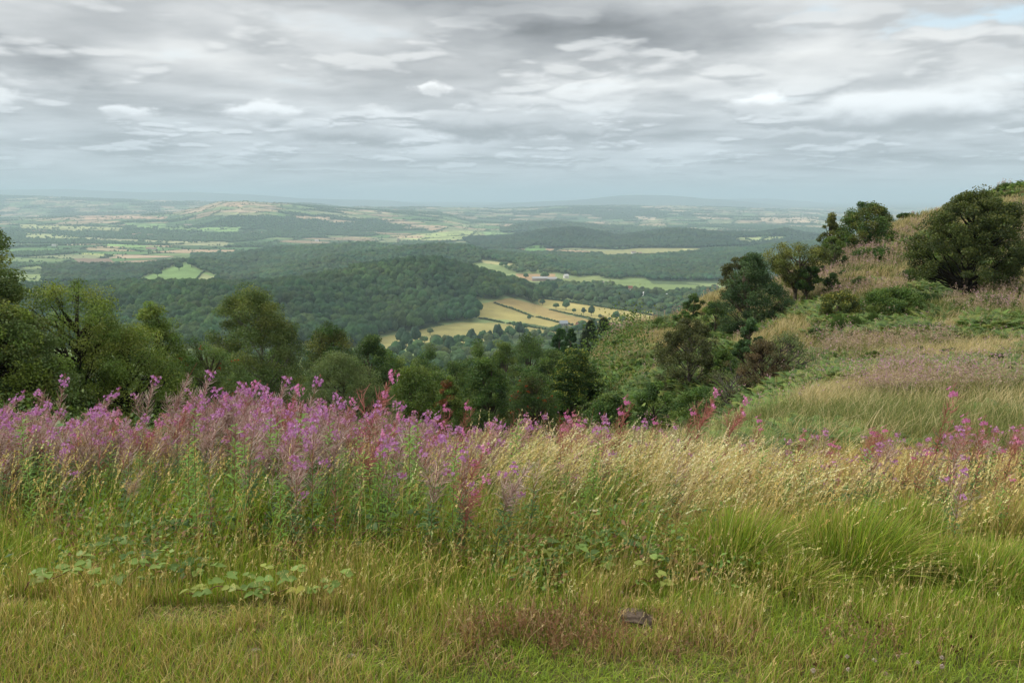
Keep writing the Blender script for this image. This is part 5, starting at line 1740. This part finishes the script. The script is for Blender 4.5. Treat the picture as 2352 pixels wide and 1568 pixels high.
# ------------------------------------------------------------------ brambles, bindweed, log, stones, clover
def leaf_blade(g, P, D, N_, L, w, colr, heart=False):
    """broad pleated leaf with pointed tip"""
    S = unit(np.cross(D, N_))
    ts_ = np.array([0, .12, .35, .6, .82, 1.0])
    ws = np.array([.12, .75, 1.0, .8, .42, 0.02]) if not heart else np.array([.5, 1.0, .95, .65, .3, .02])
    rows = []
    for t, q in zip(ts_, ws):
        c = P + D * L * t - N_ * L * .22 * t * t
        rows += [c - S * w * q + N_ * w * q * .28, c, c + S * w * q + N_ * w * q * .28]
    F = []
    for i in range(5):
        for j in range(2):
            a = i * 3 + j
            F.append((a, a + 1, a + 4, a + 3))
    g.add(np.array(rows), F, colr)


def bramble(label, px, Y, ang, L, hgt, nleaf, cols, seed):
    r = np.random.default_rng(seed)
    x, y, z = ground_at(px, Y)
    root = bpy.data.objects.new('bramble_spray', None)
    COL.objects.link(root)
    root.location = (x, y, z)
    root['label'] = label
    root['category'] = 'bramble'
    gs, gl = Geo(), Geo()
    t = np.linspace(0, 1, 12)
    path = np.stack([np.cos(ang) * L * t, np.sin(ang) * L * t, np.zeros(12)], -1)
    path[:, 1] += .03 * np.sin(t * 9 + seed)
    path[:, 2] = H(x + path[:, 0], y + path[:, 1]) - z + .02 * np.sin(t * 13 + seed * 2) + hgt * 1.3 * np.sin(np.pi * (t * .85 + .1)) + .035
    tube(gs, path, np.linspace(.003, .0015, 12), 5, (.16, .07, .05))
    for i in range(nleaf):
        f = (i + .5) / nleaf * 10.9
        j = int(f)
        p = path[j] * (1 - f + j) + path[j + 1] * (f - j)
        side = 1 if i % 2 else -1
        a = ang + side * r.uniform(.7, 1.4)
        pet = np.array((math.cos(a), math.sin(a), r.uniform(.5, 1.2)))
        q = p + pet * r.uniform(.02, .09)
        tube(gs, [p, (p + q) / 2, q], [.0012, .001, .001], 3, (.2, .16, .06))
        c = np.array(cols[r.integers(0, len(cols))]) * r.uniform(.8, 1.2)
        for k, (da, sc) in enumerate(((0, 1), (1.25, .85), (-1.25, .85))):
            b = a + da + r.normal() * .25
            D = unit(np.array((math.cos(b), math.sin(b), r.uniform(-.15, .25))))
            N_ = unit(np.array((r.normal() * .45, r.normal() * .45 - .25, 1.0)))
            leaf_blade(gl, q, D, N_, r.uniform(.045, .07) * sc, r.uniform(.017, .024) * sc, np.clip(c * r.uniform(.9, 1.1), 0, 1))
    link('stem', gs.mesh('bramble_stem', M_STEM), root)
    link('leaf', gl.mesh('bramble_leaf', M_LEAF, True), root)


PALE = [(.21, .31, .07), (.17, .27, .06), (.27, .32, .07)]
DKG = [(.09, .17, .045), (.12, .20, .05)]
bramble('brightest bramble spray arching onto the turf below the flower mass', 425, 3.42, .08, .36, .05, 11, PALE, 1)
bramble('end of the bright bramble spray with a yellowed leaf', 560, 3.44, .02, .30, .035, 8, PALE + [(.35, .36, .06)], 2)
bramble('bramble spray in the grass near the frame edge, lower of two', 60, 3.5, .35, .34, .08, 9, PALE, 3)
bramble('bramble spray higher in the flower stems near the frame edge', 165, 3.95, .15, .40, .10, 11, DKG + PALE, 4)
bramble('dull green bramble between the edge sprays and the brightest one', 270, 3.65, .2, .36, .07, 9, DKG + PALE, 5)
bramble('small bramble trailing right of the bright sprays', 700, 3.45, .1, .22, .03, 5, PALE, 6)
bramble('bramble shaded under grass stems in front of the leaning grass', 1230, 3.85, .1, .34, .08, 9, DKG + PALE, 7)
bramble('bramble sprig behind the half buried log', 1440, 3.62, .3, .20, .05, 5, PALE, 8)
bramble('bramble by the two low pink flowers', 1370, 3.95, .2, .3, .1, 8, DKG, 9)
bramble('bramble climbing behind the brown grass left of the tussocks', 1860, 4.6, .1, .36, .2, 9, DKG, 10)
bramble('long bramble cane arching below the lime tussock in the flowers', 790, 4.1, .1, .55, .16, 9, DKG, 11)
bramble('bramble deep in the dark gap under the red stems', 330, 4.3, .1, .4, .14, 10, DKG, 12)

# bindweed on the tall spike
x, y, z, h = plant_height(158, 6.0, 955)
root = bpy.data.objects.new('bindweed', None)
COL.objects.link(root)
root.location = (x, y, z)
root['label'] = 'bindweed with large heart-shaped leaves climbing a tall flower spike'
root['category'] = 'climbing plant'
gs, gl = Geo(), Geo()
r = np.random.default_rng(4)
t = np.linspace(0, 1, 30)
path = np.stack([np.cos(t * 22) * .02 + .02 * t, np.sin(t * 22) * .02, t * h], -1)
tube(gs, path, np.full(30, .0018), 4, (.14, .2, .06))
for i in range(22):
    f = r.uniform(.25, 1.0)
    p = path[int(f * 29)]
    a = r.uniform(math.pi * 1.0, math.pi * 2.0) if i % 3 else r.uniform(0, 6.28)
    D = unit(np.array((math.cos(a), math.sin(a), -.35)))
    N_ = unit(np.array((math.cos(a) * .6, -.6 + math.sin(a) * .3, .8)))
    leaf_blade(gl, p + D * .03, D, N_, r.uniform(.05, .085), r.uniform(.024, .036), np.array((.13, .27, .08)) * r.uniform(.8, 1.3), True)
link('stem', gs.mesh('bindweed_stem', M_STEM), root)
link('leaf', gl.mesh('bindweed_leaf', M_LEAF, True), root)

# half buried log
x, y, z = ground_at(1456, 3.36)
V, F = ICO[4]
V = V.copy()
rad = .045 * (1 + .22 * (fbm(np.arctan2(V[:, 2], V[:, 1]) * 2.2 + 9, V[:, 0] * 1.5 + 4, 4, 3) - .5) * 2)
ax = np.clip(V[:, 0] * 1.35, -1, 1)
cross = V[:, 1:] / np.maximum(np.linalg.norm(V[:, 1:], axis=1), 1e-4)[:, None] * np.minimum(1, np.sqrt(1 - np.minimum(V[:, 0] ** 2, 1)) * 1.5)[:, None]
ridge_ = 1 + .10 * np.sin(np.arctan2(V[:, 2], V[:, 1]) * 11 + fbm(V[:, 0] * 3, V[:, 1] * 3, 2, 8) * 4)
L_ = 1.2 * np.stack([ax * .066 + .006 * V[:, 2], cross[:, 0] * rad * ridge_, cross[:, 1] * rad * ridge_ * .62 + .014 - .012 * (V[:, 0] > .35)], -1)
g = Geo()
dark = fbm(L_[:, 0] * 60, L_[:, 2] * 90, 3, 6)
g.add(L_, F, np.array((.15, .115, .09))[None] * (.25 + 1.3 * dark)[:, None])
root = bpy.data.objects.new('log', None)
COL.objects.link(root)
root.location = (x, y, z)
root.rotation_euler = (0, .06, -.12)
root['label'] = 'short weathered log half sunk in the grass before the lush tussocks'
root['category'] = 'log'
link('bark', g.mesh('log_bark', M_STONE, True), root)
q = Geo()
V, F = ICO[3]
k = 1 + .5 * (fbm(V[:, 0] * 2 + 5, V[:, 1] * 2 + V[:, 2], 3, 66) - .5)
q.add(V * k[:, None] * np.array((.017, .018, .016)) + np.array((.052, -.012, .016)), F, np.array((.28, .22, .16))[None] * (.5 + .9 * fbm(V[:, 0] * 6, V[:, 2] * 6, 2, 5))[:, None])
link('broken_end', q.mesh('log_end', M_STONE, True), root)
for i, (px, Y, sc, lb, cc) in enumerate(((2033, 2.86, .019, 'pinkish flat stone in the short grass under the lush tussocks', (.40, .27, .22)), (590, 3.0, .018, 'small grey stone sunk in the straw grass below the bramble', (.28, .23, .19)),
                                         (808, 2.98, .016, 'flat grey stone beside a green turf patch', (.26, .22, .18)), (1270, 2.62, .012, 'pale pebble at the bottom of the frame', (.5, .42, .36)))):
    x, y, z = ground_at(px, Y)
    V, F = ICO[3]
    k = 1 + .35 * (fbm(V[:, 0] * 1.7 + i * 7, V[:, 1] * 1.7 + V[:, 2] * 1.3, 3, 67) - .5) * 2
    g = Geo()
    g.add(V * k[:, None] * np.array((1.2, .8, .5)) * sc, F, np.array(cc)[None] * (.8 + .4 * fbm(V[:, 0] * 5, V[:, 2] * 5, 2, 4))[:, None])
    link('stone', g.mesh('stone', M_STONE, True), loc=(x, y, z + sc * .35), label=lb, category='stone')


def clover(kind, label, group, spots, seed):
    r = np.random.default_rng(seed)
    g, gs = Geo(), Geo()
    n = 60
    D = unit(r.normal(size=(n, 3)) + np.array((0, 0, .5)))
    c = ((.72, .68, .60), (.60, .45, .38)) if kind == 'clover_flower' else ((.13, .045, .03), (.09, .035, .025))
    P0 = np.array((0, 0, .045))
    V = []
    for j in range(n):
        s1 = unit(np.cross(D[j], r.normal(size=3))) * .0016
        V += [P0 - s1, P0 + D[j] * .006 + s1, P0 + D[j] * .009, P0 + D[j] * .006 - s1]
    g.add(np.array(V), np.arange(n * 4).reshape(-1, 4), np.repeat(pick(c, n, r), 4, 0))
    tube(gs, [(0, 0, -.01), (.003, 0, .02), (0, 0, .045)], [.0012, .001, .001], 4, (.15, .2, .06))
    a, b = g.mesh(kind, M_PETAL), gs.mesh(kind + '_stem', M_STEM)
    for i, (px, Y) in enumerate(spots):
        x, y, z = ground_at(px, Y)
        single(kind, label, 'flower' if kind == 'clover_flower' else 'seed head', (x, y, z), (('flower_head', a), ('stem', b)), group=group, scale=r.uniform(.9, 1.25), rot=r.uniform(0, 6))


clover('clover_flower', 'small white clover flower in the short grass below the lush tussocks', 'white clover flowers in the turf below the tussocks',
       [(1943, 2.93), (2060, 2.93), (2005, 2.89), (2105, 2.87), (2160, 2.9), (1865, 2.82), (1945, 2.83), (2160, 2.82)], 1)
clover('clover_flower', 'white clover flower near the half buried log', 'white clover flowers by the log', [(1427, 3.6), (1325, 3.55), (1290, 3.68)], 2)
clover('dry_seed_head', 'dark brown knapweed seed head in the grass under the lush tussocks', 'dark seed heads below the tussocks',
       [(2185, 2.99), (2195, 2.92), (2205, 2.96), (1870, 2.87), (2012, 2.86), (2100, 2.82), (2015, 3.2), (2045, 3.22), (1990, 3.25), (2225, 3.05), (2145, 2.98)], 3)

# ------------------------------------------------------------------ heath slope cover
r = np.random.default_rng(91)
Z_STRAW = [[(1360, 808), (1480, 765), (1530, 760), (1520, 795), (1440, 830), (1365, 840)], [(1770, 740), (1880, 730), (1880, 790), (1800, 800)], [(2050, 815), (2200, 795), (2352, 790), (2360, 830), (2150, 850)],
           [(2270, 470), (2360, 440), (2360, 540), (2300, 545)], [(1820, 950), (1980, 880), (2110, 860), (2180, 880), (2060, 930), (1900, 985)], [(1880, 620), (1940, 590), (1960, 620), (1890, 660)],
           [(1990, 660), (2090, 630), (2100, 680), (2030, 700)], [(2140, 745), (2200, 720), (2240, 745), (2160, 790)], [(1600, 690), (1680, 670), (1700, 700), (1600, 730)], [(2090, 500), (2120, 500), (2110, 560), (2070, 560)]]
Z_PURP = [[(1870, 805), (2000, 798), (2170, 790), (2180, 812), (2060, 815), (1910, 838)], [(1800, 672), (1900, 655), (1990, 650), (1990, 680), (1880, 700), (1790, 700)], [(1930, 590), (2060, 565), (2120, 575), (2080, 620), (1960, 630), (1900, 650)],
          [(2180, 705), (2300, 690), (2360, 700), (2360, 735), (2200, 735)], [(1890, 585), (1990, 560), (2120, 510), (2130, 525), (2010, 575), (1910, 605)], [(2000, 885), (2060, 865), (2130, 860), (2080, 895)],
          [(2290, 490), (2360, 470), (2360, 600), (2310, 600)], [(1820, 640), (1900, 628), (2000, 690), (1880, 690)], [(1960, 670), (2090, 660), (2090, 690), (1960, 700)]]
Z_BRACK = [[(1370, 830), (1480, 800), (1560, 830), (1620, 960), (1380, 970)], [(1800, 835), (1900, 838), (2050, 815), (2100, 850), (2000, 870), (1840, 930)], [(2150, 850), (2352, 825), (2360, 940), (2230, 900), (2150, 880)],
           [(1990, 550), (2120, 528), (2130, 575), (2000, 600)], [(2080, 740), (2150, 760), (2352, 745), (2360, 790), (2100, 790)], [(1860, 700), (2100, 700), (2150, 760), (1900, 790), (1820, 740)]]


def zone(px, py, zs):
    k = np.zeros(px.shape, bool)
    for q in zs:
        k |= inpoly(px, py, q)
    return k


n = 66000
Y = np.exp(r.uniform(math.log(8.0), math.log(96), n))
px = r.uniform(1180, 2480, n)
X = (px - 1176) / 1828 * Y * 1.03
Zg = H(X, Y)
qx, qy = to_pix(X, Y, Zg)
k = (qx > 1250) | (Y < 12)
X, Y, Zg, qx, qy = X[k], Y[k], Zg[k], qx[k], qy[k]
n = len(X)
jx, jy = qx + r.normal(size=n) * 9, qy + r.normal(size=n) * 5
n1, n2, n3 = fbm(X / 3.5, Y / 5, 3, 101), fbm(X / 3.2 + 50, Y / 4, 3, 103), fbm(X / 3 + 90, Y / 4.5, 3, 105)
typ = np.zeros(n, int)                                    # 0 green, 1 straw, 2 purple, 3 bracken
typ[n1 > .50] = 1
typ[n2 > .63] = 2
typ[n3 > .53] = 3
typ[zone(jx, jy, Z_BRACK)] = 3
typ[zone(jx, jy, Z_STRAW)] = 1
typ[zone(jx, jy, Z_PURP)] = 2
sw = r.uniform(size=n)
lowz = (jy > 818)
typ[lowz] = np.where(n3[lowz] > .40, 3, np.where(n1[lowz] > .53, 1, 0))
typ[zone(jx, jy, Z_STRAW)] = 1
typ[zone(jx, jy, Z_PURP)] = 2
typ[lowz & (n2 > .66)] = 2
typ = np.where(sw < .08, 1, np.where(sw < .24, 0, np.where(sw < .27, 2, typ)))
P = np.stack([X, Y, Zg], -1)


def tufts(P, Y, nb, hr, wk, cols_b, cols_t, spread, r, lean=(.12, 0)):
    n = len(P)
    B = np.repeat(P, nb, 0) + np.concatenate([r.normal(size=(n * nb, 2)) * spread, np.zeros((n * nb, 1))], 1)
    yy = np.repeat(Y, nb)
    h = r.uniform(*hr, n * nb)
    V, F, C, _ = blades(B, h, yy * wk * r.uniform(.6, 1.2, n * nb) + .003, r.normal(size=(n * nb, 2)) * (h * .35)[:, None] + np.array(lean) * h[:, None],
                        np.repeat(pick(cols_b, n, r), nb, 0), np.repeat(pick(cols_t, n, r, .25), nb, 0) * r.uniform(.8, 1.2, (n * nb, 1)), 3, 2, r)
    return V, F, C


m = typ == 1
g = Geo()
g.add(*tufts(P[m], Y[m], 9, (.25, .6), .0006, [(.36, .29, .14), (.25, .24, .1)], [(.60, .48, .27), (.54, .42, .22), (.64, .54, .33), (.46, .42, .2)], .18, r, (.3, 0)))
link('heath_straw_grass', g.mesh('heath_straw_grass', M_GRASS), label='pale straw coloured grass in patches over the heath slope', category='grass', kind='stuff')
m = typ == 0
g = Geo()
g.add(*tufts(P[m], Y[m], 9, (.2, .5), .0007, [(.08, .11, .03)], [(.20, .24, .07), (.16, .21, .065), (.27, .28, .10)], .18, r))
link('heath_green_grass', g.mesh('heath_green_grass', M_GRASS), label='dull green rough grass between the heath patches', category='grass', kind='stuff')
# purple drifts
m = typ == 2
g = Geo()
m &= (r.uniform(size=len(m)) < .62) & (Y > 13)
Pm, Ym = P[m], Y[m]
g.add(*tufts(Pm, Ym, 9, (.3, .6), .0006, [(.10, .15, .045)], [(.18, .24, .07), (.22, .26, .08), (.44, .36, .18)], .2, r, (.2, 0)))
nb = 2
n_ = len(Pm)
B = np.repeat(Pm, nb, 0) + np.concatenate([r.normal(size=(n_ * nb, 2)) * .2, np.zeros((n_ * nb, 1))], 1)
yy = np.repeat(Ym, nb)
h = r.uniform(.5, 1.0, len(B))
top = B + np.stack([h * r.uniform(0, .15, len(B)), 0 * h, h], -1)
spn = 12
f = r.uniform(.45, 1, (len(B), spn))
Q = B[:, None] * (1 - f[..., None]) + top[:, None] * f[..., None] + r.normal(size=(len(B), spn, 3)) * .035
fl = (f > .80) & (r.uniform(size=f.shape) < np.where((fbm(B[:, 0] / 2.5, B[:, 1] / 3.5, 2, 111) > .5), .42, .10)[:, None])
colp = np.where(fl[..., None], np.array((.50, .27, .43)), np.array((.44, .33, .26)) * r.uniform(.7, 1.25, f.shape)[..., None])
leaves(g, Q.reshape(-1, 3), np.repeat(np.repeat(yy, spn), 1) * .0014 + .025, .32, colp.reshape(-1, 3), r, 0)
link('heath_willowherb', g.mesh('heath_willowherb', M_LEAF), label='drifts of fading pinkish willowherb across the heath slope', category='wildflowers', kind='stuff')
# bracken: arching fronds made of paired pinnae
m = typ == 3
Pm, Ym = P[m], Y[m]
k = r.uniform(size=len(Pm)) < .95
Pm, Ym = Pm[k], Ym[k]
nf = 4
n_ = len(Pm) * nf
B = np.repeat(Pm, nf, 0) + np.concatenate([r.normal(size=(n_, 2)) * .14, np.zeros((n_, 1))], 1)
a = r.uniform(0, 6.28, n_)
D = np.stack([np.cos(a), np.sin(a), np.zeros(n_)], -1)
Sx = np.stack([-np.sin(a), np.cos(a), np.zeros(n_)], -1)
L = r.uniform(.35, .65, n_)
hf_ = r.uniform(.2, .55, n_)
npn = 8
sz_ = np.repeat(np.interp(Ym, [9, 30], [.6, 1.05]), nf)
L = L * sz_
hf_ = hf_ * sz_
V = []
for j in range(npn):
    t0 = .25 + .75 * j / npn
    t1 = t0 + .062
    c0 = B + D * (L * t0)[:, None] + np.array((0, 0, 1)) * (hf_ * (t0 * 1.9 - 1.15 * t0 ** 2))[:, None]
    c1 = B + D * (L * t1)[:, None] + np.array((0, 0, 1)) * (hf_ * (t1 * 1.9 - 1.15 * t1 ** 2))[:, None]
    w = (L * .42 * (1.05 - t0))[:, None]
    for sg_ in (-1, 1):
        V.append(np.stack([c0, c1, c1 + Sx * w * sg_ + D * w * .3 - np.array((0, 0, .25)) * w, c0 + Sx * w * sg_ + D * w * .15 - np.array((0, 0, .25)) * w], 1))
V = np.stack(V, 1)
cb = pick([(.11, .19, .045), (.15, .24, .055), (.08, .15, .04), (.21, .25, .06)], n_, r, .25) * (.55 + .9 * fbm(B[:, 0] / 2.5, B[:, 1] / 3.5, 2, 131))[:, None]
g = Geo()
g.add(V.reshape(-1, 3), np.arange(V.shape[0] * V.shape[1] * 4).reshape(-1, 4), np.repeat(cb, V.shape[1] * 4, 0))
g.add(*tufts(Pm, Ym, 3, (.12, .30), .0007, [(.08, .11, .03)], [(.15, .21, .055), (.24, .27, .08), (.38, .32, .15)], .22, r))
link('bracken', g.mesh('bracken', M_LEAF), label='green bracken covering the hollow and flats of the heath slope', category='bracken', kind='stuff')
# broom bushes: upright dark green switches
BROOM = [(1925, 33, 55, .95, 'tallest dark green broom bush below the golden-topped bush'), (1965, 33, 30, .8, 'slim broom bush beside the tallest one'), (2003, 33.5, 22, .8, 'thin broom tuft in front of the long bramble thicket'),
         (2302, 71, 46, .75, 'broom bush on the skyline where the heath meets the sky'), (1512, 64, 34, .9, 'broom on the lip of the heath spur above the widest straw field'), (1570, 58, 30, .8, 'bright green broom behind the brown-green hawthorn'),
         (2255, 38, 60, 1.0, 'low spreading broom right of the maple trunk'), (2090, 46, 22, 1.3, 'broom sprout left under the maple crown')]
for (px, Y, w, hh, lb) in BROOM:
    x, y, z = ground_at(px, Y)
    rad = w / 2 / 1828 * Y
    n = 2600
    a = r.uniform(0, 6.28, n)
    q = r.uniform(0, 1, n) ** .5 * rad * .6
    B = np.stack([np.cos(a) * q, np.sin(a) * q, H(x + np.cos(a) * q, y + np.sin(a) * q) - z], -1)
    h = hh * r.uniform(.35, 1.1, n) * (1 - .5 * (q / rad / .6) ** 2) * (.7 + .5 * vnoise(a * 1.6, q / rad * 3, i_ := int(px)))
    V, F, C, _ = blades(B, h, np.full(n, .0007 * Y + .004), B[:, :2] * 1.0 + r.normal(size=(n, 2)) * .12, pick(DEEP, n, r) * .8, pick([(.07, .12, .035), (.10, .16, .04)], n, r), 3, 1.5, r)
    g = Geo()
    g.add(V, F, C)
    link('broom_bush', g.mesh('broom_bush', M_GRASS), loc=(x, y, z), label=lb, category='bush')
# rough scrub in the wooded dip, under the tree crowns
n = 9000
Y = np.exp(r.uniform(math.log(11), math.log(125), n))
px = r.uniform(-250, 1480, n)
X = (px - 1176) / 1828 * Y
Zg = H(X, Y)
hh = r.uniform(.3, 1.0, n) * np.interp(Y, [10, 60], [.5, 2.2])
g = Geo()
nl = 26
which = np.repeat(np.arange(n), nl)
Q = np.stack([X, Y, Zg], -1)[which] + r.normal(size=(n * nl, 3)) * (hh[which] * np.array([[.7], [.7], [.5]])).T * .8 + np.stack([0 * which, 0 * which, hh[which] * .6], -1)
leaves(g, Q, .05 + Y[which] * .0025, .6, pick(MID + DARK + OAK, n, r)[which] * r.uniform(.7, 1.3, (n * nl, 1)), r)
link('valley_undergrowth', g.mesh('valley_undergrowth', M_LEAF), label='dark scrub filling the ground beneath the valley edge trees', category='undergrowth', kind='stuff')
